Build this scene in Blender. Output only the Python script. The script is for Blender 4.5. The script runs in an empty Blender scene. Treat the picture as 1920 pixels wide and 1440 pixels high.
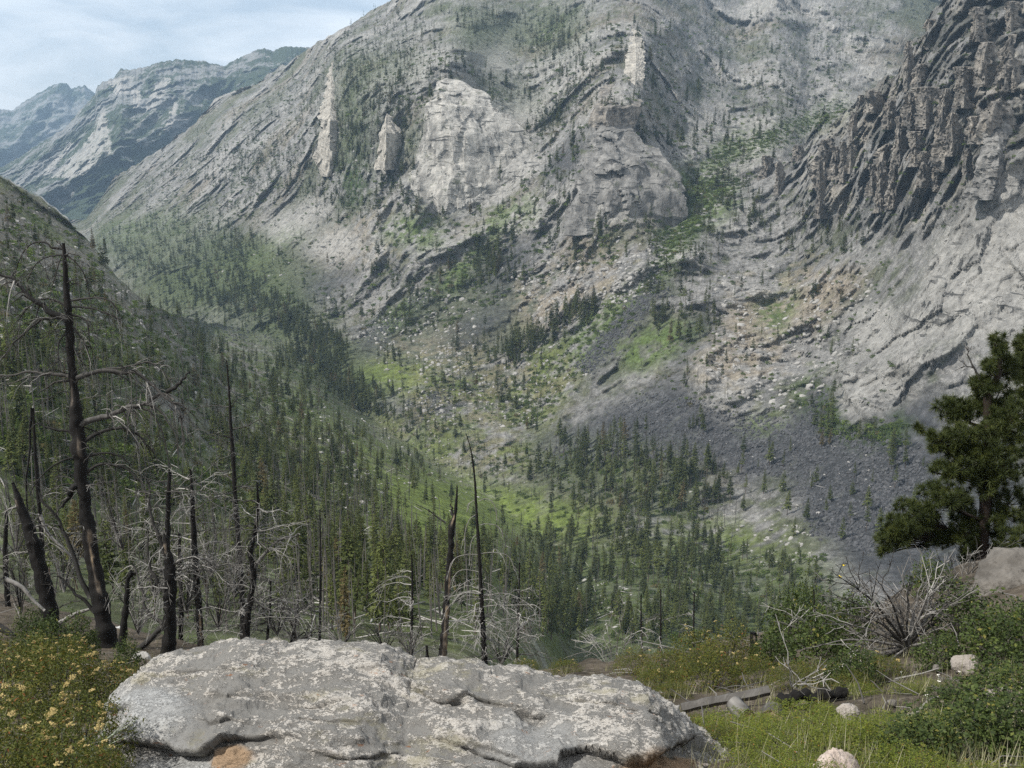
import bpy, math, random
import numpy as np

# ------------------------------------------------------------------ camera, light, exposure
scene = bpy.context.scene
COL = scene.collection
R2 = math.radians
PITCH = R2(12.6)
FPX = 1884.0                       # focal length in pixels of a 1920 px wide frame

cam_data = bpy.data.cameras.new('camera')
cam_data.sensor_width = 36.0
cam_data.lens = 36.0 * FPX / 1920.0
cam_data.clip_start = 0.1
cam_data.clip_end = 60000.0
cam = bpy.data.objects.new('camera', cam_data)
COL.objects.link(cam)
cam.location = (0, 0, 0)
cam.rotation_euler = (R2(90) - PITCH, 0, 0)
scene.camera = cam

SUN_EL, SUN_AZ = 48.0, -107.0      # azimuth from +Y, negative = towards -X
world = bpy.data.worlds.new('World')
scene.world = world
world.use_nodes = True
def build_world():
    nt = world.node_tree
    nt.nodes.clear()
    N, L = nt.nodes.new, nt.links.new
    out = N('ShaderNodeOutputWorld'); bg = N('ShaderNodeBackground')
    sky = N('ShaderNodeTexSky'); sky.sky_type = 'NISHITA'; sky.sun_disc = False
    sky.sun_elevation = R2(SUN_EL); sky.sun_rotation = R2(SUN_AZ % 360)
    sky.altitude = 1500; sky.air_density = 1.0; sky.dust_density = 1.5; sky.ozone_density = 1.0
    tc = N('ShaderNodeTexCoord')
    sep = N('ShaderNodeSeparateXYZ'); L(tc.outputs['Generated'], sep.inputs[0])
    zz = N('ShaderNodeMath'); zz.operation = 'MAXIMUM'; zz.inputs[1].default_value = 0.0; L(sep.outputs[2], zz.inputs[0])
    za = N('ShaderNodeMath'); za.operation = 'ADD'; za.inputs[1].default_value = 0.22; L(zz.outputs[0], za.inputs[0])
    dx = N('ShaderNodeMath'); dx.operation = 'DIVIDE'; L(sep.outputs[0], dx.inputs[0]); L(za.outputs[0], dx.inputs[1])
    dy = N('ShaderNodeMath'); dy.operation = 'DIVIDE'; L(sep.outputs[1], dy.inputs[0]); L(za.outputs[0], dy.inputs[1])
    cmb = N('ShaderNodeCombineXYZ'); L(dx.outputs[0], cmb.inputs[0]); L(dy.outputs[0], cmb.inputs[1])
    no = N('ShaderNodeTexNoise'); no.inputs['Scale'].default_value = 1.7; no.inputs['Detail'].default_value = 7
    no.inputs['Roughness'].default_value = 0.56; no.inputs['Distortion'].default_value = 0.35
    L(cmb.outputs[0], no.inputs['Vector'])
    rp = N('ShaderNodeValToRGB'); rp.color_ramp.elements[0].position = 0.37; rp.color_ramp.elements[1].position = 0.58
    rp.color_ramp.elements[0].color = (0.38, 0.38, 0.38, 1); rp.color_ramp.elements[1].color = (0.95, 0.95, 0.95, 1)
    L(no.outputs['Fac'], rp.inputs[0])
    mx = N('ShaderNodeMix'); mx.data_type = 'RGBA'
    L(rp.outputs[0], mx.inputs[0]); L(sky.outputs[0], mx.inputs[6]); mx.inputs[7].default_value = (14.0, 14.0, 13.9, 1)
    L(mx.outputs[2], bg.inputs['Color']); bg.inputs['Strength'].default_value = 0.072
    L(bg.outputs[0], out.inputs[0])
build_world()

sd = bpy.data.lights.new('sun', 'SUN')
sd.energy = 4.6; sd.angle = R2(0.6); sd.color = (1.0, 0.955, 0.88)
sun = bpy.data.objects.new('sun', sd); COL.objects.link(sun)
_az, _el = R2(SUN_AZ), R2(SUN_EL)
from mathutils import Vector
sun.rotation_euler = Vector((math.sin(_az)*math.cos(_el), math.cos(_az)*math.cos(_el), math.sin(_el))).to_track_quat('Z', 'Y').to_euler()

scene.view_settings.view_transform = 'Standard'
scene.view_settings.look = 'None'
scene.view_settings.gamma = 1.0
scene.view_settings.use_curve_mapping = False
scene.view_settings.exposure = 0.3
scene.render.engine = 'CYCLES'
cy = scene.cycles
cy.use_denoising = False
cy.max_bounces = 4; cy.diffuse_bounces = 2; cy.glossy_bounces = 1; cy.transmission_bounces = 2
cy.volume_bounces = 0; cy.transparent_max_bounces = 4
cy.use_adaptive_sampling = False
cy.sample_clamp_indirect = 2.0; cy.sample_clamp_direct = 6.0

# ------------------------------------------------------------------ small maths
rng = np.random.default_rng(11)
SP, CP = math.sin(PITCH), math.cos(PITCH)
def at(u, v, d):
    """World point seen at (u, v) of a 1920x1440 frame at forward depth d (metres)."""
    u = np.asarray(u, float); v = np.asarray(v, float); d = np.asarray(d, float)
    X = (u-960.0)/FPX; t = (720.0-v)/FPX
    return np.stack(np.broadcast_arrays(d*X, d*(t*SP+CP), d*(t*CP-SP)), -1)
def smooth(a, b, x):
    t = np.clip((np.asarray(x, float)-a)/(b-a), 0, 1)
    return t*t*(3-2*t)

_pr = np.random.default_rng(5)
_perm = _pr.permutation(256); _perm = np.concatenate([_perm, _perm, _perm]).astype(np.int32)
_g = _pr.normal(size=(256, 3)); _g = (_g/np.linalg.norm(_g, axis=1)[:, None]).astype(np.float32)
def noise3(p):
    """Gradient noise, about -1..1."""
    p = np.asarray(p, np.float32)
    sh = p.shape[:-1]; p = p.reshape(-1, 3)
    i = np.floor(p); f = p-i; i = i.astype(np.int32) & 255
    w = f*f*f*(f*(f*6-15)+10)
    res = np.zeros(len(p), np.float32)
    for cx in (0, 1):
        wx = w[:, 0] if cx else 1-w[:, 0]
        px = _perm[i[:, 0]+cx]
        for cy_ in (0, 1):
            wy = w[:, 1] if cy_ else 1-w[:, 1]
            py = _perm[px+i[:, 1]+cy_]
            for cz in (0, 1):
                wz = w[:, 2] if cz else 1-w[:, 2]
                g = _g[_perm[py+i[:, 2]+cz]]
                res += wx*wy*wz*(g[:, 0]*(f[:, 0]-cx)+g[:, 1]*(f[:, 1]-cy_)+g[:, 2]*(f[:, 2]-cz))
    return (res*1.6).reshape(sh)
def fbm(p, octaves=4, lac=2.07, gain=0.5):
    p = np.asarray(p, np.float32); a = 1.0; s = 0; t = 0
    for k in range(octaves):
        s = s+a*noise3(p+17.3*k); t += a; p = p*lac; a *= gain
    return s/t
def ridged(p, octaves=5, lac=2.07, gain=0.52):
    """Ridged multifractal, about 0..1: sharp crests, smoother hollows."""
    p = np.asarray(p, np.float32); a = 1.0; s = 0; t = 0; w = 1.0
    for k in range(octaves):
        g = (1-np.minimum(1, np.abs(noise3(p+31.7*k))*1.35))**2*w
        w = np.clip(g*1.8, 0.12, 1); s = s+a*g; t += a*.62; p = p*lac; a *= gain
    return s/t
_cr = np.random.default_rng(77).uniform(0, 1, (768, 4)).astype(np.float32)
def cells(p):
    """Random value of the nearest scattered seed: broken blocks with sharp joints between them."""
    p = np.asarray(p, np.float32); sh = p.shape[:-1]; p = p.reshape(-1, 3); i = np.floor(p).astype(np.int32); f = p-i
    best = np.full(len(p), 9.0, np.float32); val = np.zeros(len(p), np.float32)
    for a in (-1, 0, 1):
        ha = _perm[(i[:, 0]+a) & 255]
        for b in (-1, 0, 1):
            hb = _perm[ha+((i[:, 1]+b) & 255)]
            for c in (-1, 0, 1):
                h = _perm[hb+((i[:, 2]+c) & 255)]; r = _cr[h]
                d = (a+r[:, 0]-f[:, 0])**2+(b+r[:, 1]-f[:, 1])**2+(c+r[:, 2]-f[:, 2])**2
                m = d < best; best = np.where(m, d, best); val = np.where(m, r[:, 3], val)
    return val.reshape(sh)

class Field:
    """Thin-plate spline of log depth through (u, v, depth) points, tabulated for quick look-up."""
    def __init__(self, pts, box, step=10):
        pts = np.array(pts, float); xy = pts[:, :2]/500.0; z = np.log(pts[:, 2]); n = len(pts)
        def K(a, b):
            r2 = ((a[:, None]-b[None])**2).sum(-1)
            return 0.5*r2*np.log(r2+1e-12)
        A = np.zeros((n+3, n+3)); A[:n, :n] = K(xy, xy)+np.eye(n)*0.004
        A[:n, n] = 1; A[:n, n+1:] = xy; A[n, :n] = 1; A[n+1:, :n] = xy.T
        w = np.linalg.solve(A, np.concatenate([z, [0, 0, 0]]))
        self.u0, self.u1, self.v0, self.v1 = box; self.s = step
        U = np.arange(self.u0, self.u1+step, step); V = np.arange(self.v0, self.v1+step, step)
        g = np.stack(np.meshgrid(U, V, indexing='ij'), -1).reshape(-1, 2)/500.0
        out = np.empty(len(g))
        for k in range(0, len(g), 20000):
            q = g[k:k+20000]; out[k:k+20000] = K(q, xy)@w[:n]+w[n]+q@w[n+1:]
        self.T = out.reshape(len(U), len(V))
    def __call__(self, u, v):
        return np.exp(bilin(self.T, (np.asarray(u, float)-self.u0)/self.s, (np.asarray(v, float)-self.v0)/self.s))
def bilin(T, a, b):
    a = np.clip(a, 0, T.shape[0]-1.001); b = np.clip(b, 0, T.shape[1]-1.001)
    i = a.astype(int); j = b.astype(int); fa = a-i; fb = b-j
    if T.ndim == 3: fa = fa[..., None]; fb = fb[..., None]
    return (T[i, j]*(1-fa)+T[i+1, j]*fa)*(1-fb)+(T[i, j+1]*(1-fa)+T[i+1, j+1]*fa)*fb
def curve(tab):
    t = np.array(tab, float)
    return lambda u: np.interp(u, t[:, 0], t[:, 1])

def in_poly(poly, u, v):
    poly = np.asarray(poly, float); r = np.zeros(np.shape(u), bool); n = len(poly)
    for i in range(n):
        x0, y0 = poly[i]; x1, y1 = poly[(i+1) % n]
        if y0 == y1: continue
        c = ((y0 > v) != (y1 > v)) & (u < (x1-x0)*(v-y0)/(y1-y0)+x0)
        r ^= c
    return r
def line_dist(pts, u, v):
    """Distance to a polyline, signed side (positive = right of it in the picture) and position along it 0..1."""
    pts = np.asarray(pts, float); best = np.full(np.shape(u), 1e9); side = np.zeros(np.shape(u)); par = np.zeros(np.shape(u))
    n = len(pts)-1
    for i in range(n):
        a, b = pts[i], pts[i+1]; e = b-a; L2 = (e*e).sum()
        t = np.clip(((u-a[0])*e[0]+(v-a[1])*e[1])/L2, 0, 1)
        du = u-a[0]-t*e[0]; dv = v-a[1]-t*e[1]; dd = np.hypot(du, dv)
        m = dd < best; best = np.where(m, dd, best)
        side = np.where(m, np.sign(du*abs(e[1])+1e-9), side); par = np.where(m, (i+t)/n, par)
    return best, side, par

# ------------------------------------------------------------------ mesh helpers
def link(o, parent=None):
    COL.objects.link(o)
    if parent is not None: o.parent = parent
    return o
def tag(o, label=None, cat=None, group=None, kind=None):
    if label: o['label'] = label
    if cat: o['category'] = cat
    if group: o['group'] = group
    if kind: o['kind'] = kind
    return o
def raw_mesh(name, V, F, mats, smooth_=True, attrs=None, mat_idx=None):
    """V (n,3), F (m,3) or (m,4) ints, or a list of such arrays."""
    me = bpy.data.meshes.new(name)
    V = np.ascontiguousarray(V, np.float32)
    Fs = [np.asarray(f, np.int32) for f in (F if isinstance(F, list) else [F]) if len(f)]
    me.vertices.add(len(V)); me.vertices.foreach_set('co', V.ravel())
    loops = np.concatenate([f.ravel() for f in Fs]); sizes = np.concatenate([np.full(len(f), f.shape[1], np.int32) for f in Fs])
    me.loops.add(len(loops)); me.loops.foreach_set('vertex_index', loops)
    st = np.concatenate([[0], np.cumsum(sizes)[:-1]]).astype(np.int32)
    me.polygons.add(len(sizes)); me.polygons.foreach_set('loop_start', st); me.polygons.foreach_set('loop_total', sizes)
    me.polygons.foreach_set('use_smooth', np.full(len(sizes), bool(smooth_)))
    for m in (mats if isinstance(mats, (list, tuple)) else [mats]): me.materials.append(m)
    if mat_idx is not None: me.polygons.foreach_set('material_index', np.asarray(mat_idx, np.int32))
    for k, a in (attrs or {}).items():
        a = np.asarray(a, np.float32)
        if a.ndim == 2:
            at_ = me.attributes.new(k, 'FLOAT_COLOR', 'POINT')
            if a.shape[1] == 3: a = np.concatenate([a, np.ones((len(a), 1), np.float32)], 1)
            at_.data.foreach_set('color', np.ascontiguousarray(a).ravel())
        else:
            at_ = me.attributes.new(k, 'FLOAT', 'POINT'); at_.data.foreach_set('value', a.ravel())
    me.update(calc_edges=True)
    return me
def grid_faces(nr, nc, wrap=False):
    i = np.arange(nr-1)[:, None]; j = np.arange(nc if wrap else nc-1)[None]; j2 = (j+1) % nc
    return np.stack([i*nc+j, i*nc+j2, (i+1)*nc+j2, (i+1)*nc+j], -1).reshape(-1, 4)

class MB:
    """Collects tubes, blades and lumps; build() makes ONE mesh object of them."""
    def __init__(s): s.V = []; s.Q = []; s.T = []; s.A = []; s.n = 0
    def add(s, V, Q=None, T=None, a=0.0):
        V = np.asarray(V, np.float32)
        if Q is not None and len(Q): s.Q.append(np.asarray(Q)+s.n)
        if T is not None and len(T): s.T.append(np.asarray(T)+s.n)
        s.V.append(V); s.A.append(np.broadcast_to(np.asarray(a, np.float32), (len(V),))); s.n += len(V)
    def tube(s, P, r, sides=6, a=0.0, rough=0.0, cap=True):
        P = np.asarray(P, float); n = len(P); r = np.broadcast_to(np.asarray(r, float), (n,))
        tg = np.gradient(P, axis=0); tg /= np.linalg.norm(tg, axis=1)[:, None]+1e-12
        ref = np.array([0.31, 0.9, 0.2]) if abs(tg[:, 2]).mean() > 0.6 else np.array([0.1, 0.15, 1.0])
        b = np.cross(tg, ref); b /= np.linalg.norm(b, axis=1)[:, None]+1e-12
        c = np.cross(tg, b)
        th = np.arange(sides)/sides*2*np.pi
        ring = (np.cos(th)[None, :, None]*b[:, None]+np.sin(th)[None, :, None]*c[:, None])
        rr = r[:, None]
        if rough:
            q = P[:, None]+ring*r.mean()
            rr = rr*(1+rough*fbm(q/max(r.mean()*2.2, 1e-3), 3)*1.6)
        V = (P[:, None]+ring*rr[..., None]).reshape(-1, 3)
        Q = grid_faces(n, sides, True)[:, ::-1]
        aa = np.repeat(np.broadcast_to(np.asarray(a, float), (n,)), sides)
        if cap:
            V = np.concatenate([V, P[:1], P[-1:]]); k = n*sides
            j = np.arange(sides); T = np.concatenate([np.stack([np.full(sides, k), (j+1) % sides, j], 1)[:, ::1],
                                 np.stack([np.full(sides, k+1), (n-1)*sides+j, (n-1)*sides+(j+1) % sides], 1)])
            s.add(V, Q, T, np.concatenate([aa, aa[:1], aa[-1:]]))
        else: s.add(V, Q, None, aa)
    def mesh(s, name, mats, smooth_=True, attr='tone'):
        F = []
        if s.Q: F.append(np.concatenate(s.Q))
        if s.T: F.append(np.concatenate(s.T))
        return raw_mesh(name, np.concatenate(s.V), F, mats, smooth_, {attr: np.concatenate(s.A)})
    def build(s, name, mats, parent=None, smooth_=True):
        return link(bpy.data.objects.new(name, s.mesh(name, mats, smooth_)), parent)
def empty(name, loc=(0, 0, 0)):
    o = bpy.data.objects.new(name, None); o.location = [float(c) for c in loc]; o.empty_display_size = 0.3
    return link(o)
def copy_tree(o, parent=None):
    c = o.copy(); COL.objects.link(c); c.parent = parent
    for ch in o.children: copy_tree(ch, c)
    return c
def spline(P, n):
    """Smooth resampling of a path to n points (Catmull-Rom)."""
    P = np.asarray(P, float)
    if len(P) == 2: return P[0]+(P[1]-P[0])*np.linspace(0, 1, n)[:, None]
    E = np.concatenate([[2*P[0]-P[1]], P, [2*P[-1]-P[-2]]]); t = np.linspace(0, len(P)-1-1e-6, n)
    i = t.astype(int); f = (t-i)[:, None]
    p0, p1, p2, p3 = E[i], E[i+1], E[i+2], E[i+3]
    return 0.5*(2*p1+(p2-p0)*f+(2*p0-5*p1+4*p2-p3)*f*f+(3*p1-p0-3*p2+p3)*f**3)

# ------------------------------------------------------------------ materials
class NT:
    def __init__(s, name):
        s.m = bpy.data.materials.new(name); s.m.use_nodes = True
        s.t = s.m.node_tree; s.t.nodes.clear()
        s.out = s.t.nodes.new('ShaderNodeOutputMaterial')
    def n(s, typ, **kw):
        nd = s.t.nodes.new(typ)
        for k, v in kw.items():
            if k[0] == '_': setattr(nd, k[1:], v)
            else: nd.inputs[k.replace('__', ' ')].default_value = v
        return nd
    def l(s, a, b): s.t.links.new(a, b)
    def attr(s, name): return s.n('ShaderNodeAttribute', _attribute_name=name)
    def noise(s, vec, scale, detail=5, rough=0.55, dist=0.0):
        nd = s.n('ShaderNodeTexNoise'); nd.inputs['Scale'].default_value = scale; nd.inputs['Detail'].default_value = detail
        nd.inputs['Roughness'].default_value = rough; nd.inputs['Distortion'].default_value = dist
        if vec is not None: s.l(vec, nd.inputs['Vector'])
        return nd
    def math(s, op, a, b=None, c=None, clamp=False):
        nd = s.n('ShaderNodeMath'); nd.operation = op; nd.use_clamp = clamp
        for i, x in enumerate((a, b, c)):
            if x is None: continue
            if isinstance(x, (int, float)): nd.inputs[i].default_value = x
            else: s.l(x, nd.inputs[i])
        return nd.outputs[0]
    def ramp(s, fac, stops):
        nd = s.n('ShaderNodeValToRGB'); cr = nd.color_ramp
        while len(cr.elements) < len(stops): cr.elements.new(0.5)
        for e, (p, c) in zip(cr.elements, stops):
            e.position = p; e.color = (c, c, c, 1) if isinstance(c, (int, float)) else (*c, 1)
        s.l(fac, nd.inputs[0]); return nd.outputs[0]
    def mix(s, fac, a, b, mode='MIX'):
        nd = s.n('ShaderNodeMix'); nd.data_type = 'RGBA'; nd.blend_type = mode
        for i, x in ((0, fac), (6, a), (7, b)):
            if isinstance(x, (int, float)): nd.inputs[i].default_value = x
            elif isinstance(x, tuple): nd.inputs[i].default_value = (*x, 1)
            else: s.l(x, nd.inputs[i])
        return nd.outputs[2]
    def bump(s, h, strength, dist, normal=None):
        nd = s.n('ShaderNodeBump'); nd.inputs['Strength'].default_value = strength; nd.inputs['Distance'].default_value = dist
        s.l(h, nd.inputs['Height'])
        if normal is not None: s.l(normal, nd.inputs['Normal'])
        return nd.outputs[0]
    def finish(s, col, rough=0.85, normal=None, spec=0.25, trans=0.0):
        b = s.n('ShaderNodeBsdfPrincipled'); b.inputs['Specular IOR Level'].default_value = spec
        for k, x in (('Base Color', col), ('Roughness', rough)):
            if isinstance(x, (int, float)): b.inputs[k].default_value = x
            elif isinstance(x, tuple): b.inputs[k].default_value = (*x, 1)
            else: s.l(x, b.inputs[k])
        if normal is not None: s.l(normal, b.inputs['Normal'])
        sh = b.outputs[0]
        if trans:
            tr = s.n('ShaderNodeBsdfTranslucent')
            if isinstance(col, tuple): tr.inputs[0].default_value = (*col, 1)
            else: s.l(col, tr.inputs[0])
            ms = s.n('ShaderNodeMixShader'); ms.inputs[0].default_value = trans
            s.l(sh, ms.inputs[1]); s.l(tr.outputs[0], ms.inputs[2]); sh = ms.outputs[0]
        s.l(sh, s.out.inputs['Surface']); return s.m
def objpos(k): return k.n('ShaderNodeTexCoord').outputs['Object']
def geopos(k): return k.n('ShaderNodeNewGeometry').outputs['Position']

def mat_terrain():
    k = NT('mountain_ground'); p = geopos(k)
    alb = k.attr('albedo').outputs['Color']; msk = k.attr('masks'); sp = k.n('ShaderNodeSeparateColor'); k.l(msk.outputs['Color'], sp.inputs[0])
    rock, veg, crack = sp.outputs[0], sp.outputs[1], sp.outputs[2]
    n1 = k.noise(p, 0.16, 9, 0.72); n2 = k.noise(p, 0.55, 5, 0.6)
    var = k.ramp(n1.outputs['Fac'], [(0.30, 0.45), (0.5, 0.98), (0.70, 1.55)])
    var = k.mix(k.math('MULTIPLY', crack, 0.7), var, (1.0, 1.0, 1.0))
    col = k.mix(1.0, alb, var, 'MULTIPLY')
    # pale broken blocks between the plants
    blk = k.ramp(n2.outputs['Fac'], [(0.60, 0.0), (0.66, 1.0)])
    col = k.mix(k.math('MULTIPLY', k.math('MULTIPLY', blk, rock), 0.55), col, (0.52, 0.50, 0.47))
    drk = k.ramp(n2.outputs['Fac'], [(0.34, 1.0), (0.42, 0.0)])
    col = k.mix(k.math('MULTIPLY', k.math('MULTIPLY', drk, rock), 0.6), col, (0.075, 0.078, 0.07))
    # joints in the granite: stretched cells, dark and cut in
    ck = None
    for sc_, rz, wd in (((0.22, 0.22, 0.022), 0.45, 0.035), ((0.035, 0.035, 0.26), -0.35, 0.035)):
        mp = k.n('ShaderNodeMapping'); mp.inputs['Scale'].default_value = sc_; mp.inputs['Rotation'].default_value = (0.25, rz, 0.2); k.l(p, mp.inputs['Vector'])
        nn = k.noise(mp.outputs[0], 1.0, 4, 0.55, 0.5)
        ln = k.ramp(nn.outputs['Fac'], [(0.60, 0.0), (0.60+wd, 1.0)])
        ck = ln if ck is None else k.math('MAXIMUM', ck, ln)
    ln = ck
    gate = k.ramp(k.noise(p, 0.03, 3).outputs['Fac'], [(0.40, 0.0), (0.55, 1.0)])
    ck = k.math('MULTIPLY', k.math('MULTIPLY', ln, gate), crack)
    col = k.mix(k.math('MULTIPLY', ck, 0.85), col, (0.05, 0.049, 0.047))
    # rain streaks down the slabs
    ms = k.n('ShaderNodeMapping'); ms.inputs['Scale'].default_value = (0.16, 0.16, 0.012); k.l(p, ms.inputs['Vector'])
    st = k.ramp(k.noise(ms.outputs[0], 1.0, 4, 0.6).outputs['Fac'], [(0.35, 0.74), (0.6, 1.08)])
    col = k.mix(crack, col, k.mix(1.0, col, st, 'MULTIPLY'))
    h = k.math('ADD', k.math('MULTIPLY', n1.outputs['Fac'], 1.0), k.math('MULTIPLY', n2.outputs['Fac'], 0.25))
    h = k.math('SUBTRACT', h, k.math('MULTIPLY', ck, 0.35))
    return k.finish(col, 0.92, k.bump(h, 0.9, 5.0), 0.12)
def mat_rock(name, a, b, scale, dark=(0.06, 0.06, 0.06), streak=True):
    k = NT(name); p = geopos(k)
    n1 = k.noise(p, scale, 8, 0.65); n2 = k.noise(p, scale*5, 6, 0.65)
    col = k.mix(k.ramp(n1.outputs['Fac'], [(0.35, 0.0), (0.65, 1.0)]), a, b)
    col = k.mix(k.ramp(n2.outputs['Fac'], [(0.30, 0.65), (0.45, 0.0)]), col, dark)
    if streak:
        ms = k.n('ShaderNodeMapping'); ms.inputs['Scale'].default_value = (scale*1.6, scale*1.6, scale*0.15); k.l(p, ms.inputs['Vector'])
        st = k.ramp(k.noise(ms.outputs[0], 1.0, 5, 0.65).outputs['Fac'], [(0.34, 0.5), (0.62, 1.15)])
        col = k.mix(1.0, col, st, 'MULTIPLY')
    h = k.math('ADD', n1.outputs['Fac'], k.math('MULTIPLY', n2.outputs['Fac'], 0.3))
    return k.finish(col, 0.9, k.bump(h, 0.8, 0.35/scale), 0.15)
def mat_slab(name, a, b):
    k = NT(name); p = geopos(k); ck = None
    n1 = k.noise(p, 0.12, 8, 0.68); n2 = k.noise(p, 0.6, 5, 0.65)
    col = k.mix(k.ramp(n1.outputs['Fac'], [(0.35, 0.0), (0.62, 1.0)]), a, b)
    for sc_, rz, wd in (((0.16, 0.16, 0.018), 0.35, 0.035), ((0.030, 0.030, 0.20), -0.25, 0.035)):
        mp = k.n('ShaderNodeMapping'); mp.inputs['Scale'].default_value = sc_; mp.inputs['Rotation'].default_value = (0.25, rz, 0.2); k.l(p, mp.inputs['Vector'])
        nn = k.noise(mp.outputs[0], 1.0, 5, 0.6, 0.4)
        ln = k.ramp(nn.outputs['Fac'], [(0.60, 0.0), (0.60+wd, 1.0)])
        ck = ln if ck is None else k.math('MAXIMUM', ck, ln)
    gate = k.ramp(k.noise(p, 0.03, 3).outputs['Fac'], [(0.42, 0.0), (0.55, 1.0)])
    ck = k.math('MULTIPLY', ck, gate); col = k.mix(k.math('MULTIPLY', ck, 0.8), col, (0.06, 0.058, 0.055))
    col = k.mix(k.ramp(n2.outputs['Fac'], [(0.30, 0.6), (0.40, 0.0)]), col, (0.10, 0.105, 0.09))
    ms = k.n('ShaderNodeMapping'); ms.inputs['Scale'].default_value = (0.10, 0.10, 0.008); k.l(p, ms.inputs['Vector'])
    col = k.mix(1.0, col, k.ramp(k.noise(ms.outputs[0], 1.0, 5, 0.65).outputs['Fac'], [(0.36, 0.50), (0.58, 1.08)]), 'MULTIPLY')
    sc = k.ramp(k.noise(p, 0.05, 6, 0.7).outputs['Fac'], [(0.60, 0.0), (0.66, 0.8)])
    col = k.mix(sc, col, (0.085, 0.095, 0.055))
    h = k.math('SUBTRACT', k.math('ADD', n1.outputs['Fac'], k.math('MULTIPLY', n2.outputs['Fac'], 0.2)), k.math('MULTIPLY', ck, 0.4))
    return k.finish(col, 0.9, k.bump(h, 0.8, 4.0), 0.12)
def mat_foliage(name, a, b, trans=0.25, vary=0.35, scale=0.6):
    k = NT(name); oi = k.n('ShaderNodeObjectInfo'); p = objpos(k)
    n1 = k.noise(p, scale, 3, 0.6)
    f = k.math('ADD', k.math('MULTIPLY', oi.outputs['Random'], 0.6), k.math('MULTIPLY', k.ramp(n1.outputs['Fac'], [(0.3, 0.0), (0.7, 1.0)]), 0.4))
    col = k.mix(f, a, b)
    brown = k.ramp(oi.outputs['Random'], [(0.965, 0.0), (0.97, 1.0)])
    col = k.mix(k.math('MULTIPLY', brown, 0.75), col, (0.10, 0.068, 0.036))
    rv = k.math('MULTIPLY_ADD', oi.outputs['Random'], vary, 1-vary/2)
    hs = k.n('ShaderNodeHueSaturation'); k.l(rv, hs.inputs['Value']); k.l(col, hs.inputs['Color'])
    return k.finish(hs.outputs[0], 0.75, None, 0.15, trans)
def mat_leaf(name, stops, trans=0.3):
    """Leaves with their own tone stored per leaf."""
    k = NT(name); t = k.attr('tone').outputs['Fac']
    return k.finish(k.ramp(t, stops), 0.6, None, 0.25, trans)
def mat_wood(name, stops, scale=6.0, rough=0.85, stretch=0.12):
    """Bark or bare wood: ramp over the stored tone plus grain running up the stem."""
    k = NT(name); p = objpos(k); t = k.attr('tone').outputs['Fac']
    ms = k.n('ShaderNodeMapping'); ms.inputs['Scale'].default_value = (scale, scale, scale*stretch); k.l(p, ms.inputs['Vector'])
    n1 = k.noise(ms.outputs[0], 1.0, 6, 0.65)
    f = k.math('ADD', t, k.math('MULTIPLY_ADD', n1.outputs['Fac'], 0.5, -0.25), clamp=True)
    return k.finish(k.ramp(f, stops), rough, k.bump(n1.outputs['Fac'], 0.7, 0.25/scale), 0.15)
def mat_plain(name, a, b, scale=0.5, rough=0.85):
    k = NT(name); p = geopos(k); oi = k.n('ShaderNodeObjectInfo')
    n1 = k.noise(p, scale, 5, 0.6)
    col = k.mix(k.math('ADD', k.math('MULTIPLY', n1.outputs['Fac'], 0.6), k.math('MULTIPLY', oi.outputs['Random'], 0.4)), a, b)
    return k.finish(col, rough, k.bump(n1.outputs['Fac'], 0.6, 0.2/scale), 0.15)

M = {}
M['terrain'] = mat_terrain()
M['spire'] = mat_rock('spire_granite', (0.32, 0.30, 0.265), (0.47, 0.44, 0.385), 0.10, (0.10, 0.10, 0.095))
M['dome'] = mat_slab('dome_granite', (0.31, 0.30, 0.275), (0.50, 0.48, 0.44))
M['dome_grey'] = mat_slab('grey_dome_granite', (0.16, 0.157, 0.15), (0.285, 0.275, 0.258))
M['crag'] = mat_rock('crag_granite', (0.12, 0.115, 0.108), (0.32, 0.29, 0.25), 0.12, (0.04, 0.038, 0.035))
M['conifer'] = mat_foliage('conifer_needles', (0.044, 0.060, 0.020), (0.118, 0.134, 0.038), 0.25, 0.5)
M['conifer_far'] = mat_foliage('dark_conifer_needles', (0.024, 0.038, 0.015), (0.066, 0.084, 0.026), 0.2, 0.45)
M['bush'] = mat_foliage('bush_leaves', (0.055, 0.085, 0.020), (0.12, 0.16, 0.035), 0.25, 0.4)
M['bark'] = mat_wood('conifer_bark', [(0.2, (0.05, 0.035, 0.025)), (0.8, (0.14, 0.10, 0.075))])
M['snag_grey'] = mat_wood('weathered_snag_wood', [(0.15, (0.04, 0.037, 0.033)), (0.5, (0.13, 0.12, 0.11)), (0.9, (0.30, 0.28, 0.25))])
M['char'] = mat_wood('charred_wood', [(0.0, (0.006, 0.006, 0.006)), (0.42, (0.020, 0.018, 0.017)), (0.58, (0.10, 0.085, 0.07)), (0.8, (0.36, 0.27, 0.17)), (1.0, (0.50, 0.40, 0.28))], 5.0)
M['twig'] = mat_wood('burnt_twigs', [(0.0, (0.010, 0.010, 0.010)), (0.5, (0.07, 0.067, 0.063)), (1.0, (0.34, 0.33, 0.31))], 8.0)
M['silver'] = mat_wood('silver_deadwood', [(0.1, (0.06, 0.056, 0.052)), (0.6, (0.22, 0.212, 0.20)), (1.0, (0.38, 0.365, 0.34))], 8.0, 0.6)
M['boulder'] = mat_plain('pale_boulder', (0.20, 0.195, 0.185), (0.42, 0.405, 0.38), 0.3)
M['talus_rock'] = mat_plain('dark_talus_rock', (0.042, 0.043, 0.047), (0.115, 0.116, 0.12), 0.3)  # naturally dark rock, with the missing cloud shade put into its colour too
M['stone'] = mat_rock('pinkish_stone', (0.19, 0.17, 0.15), (0.36, 0.33, 0.30), 3.0, (0.09, 0.085, 0.08), False)
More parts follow.
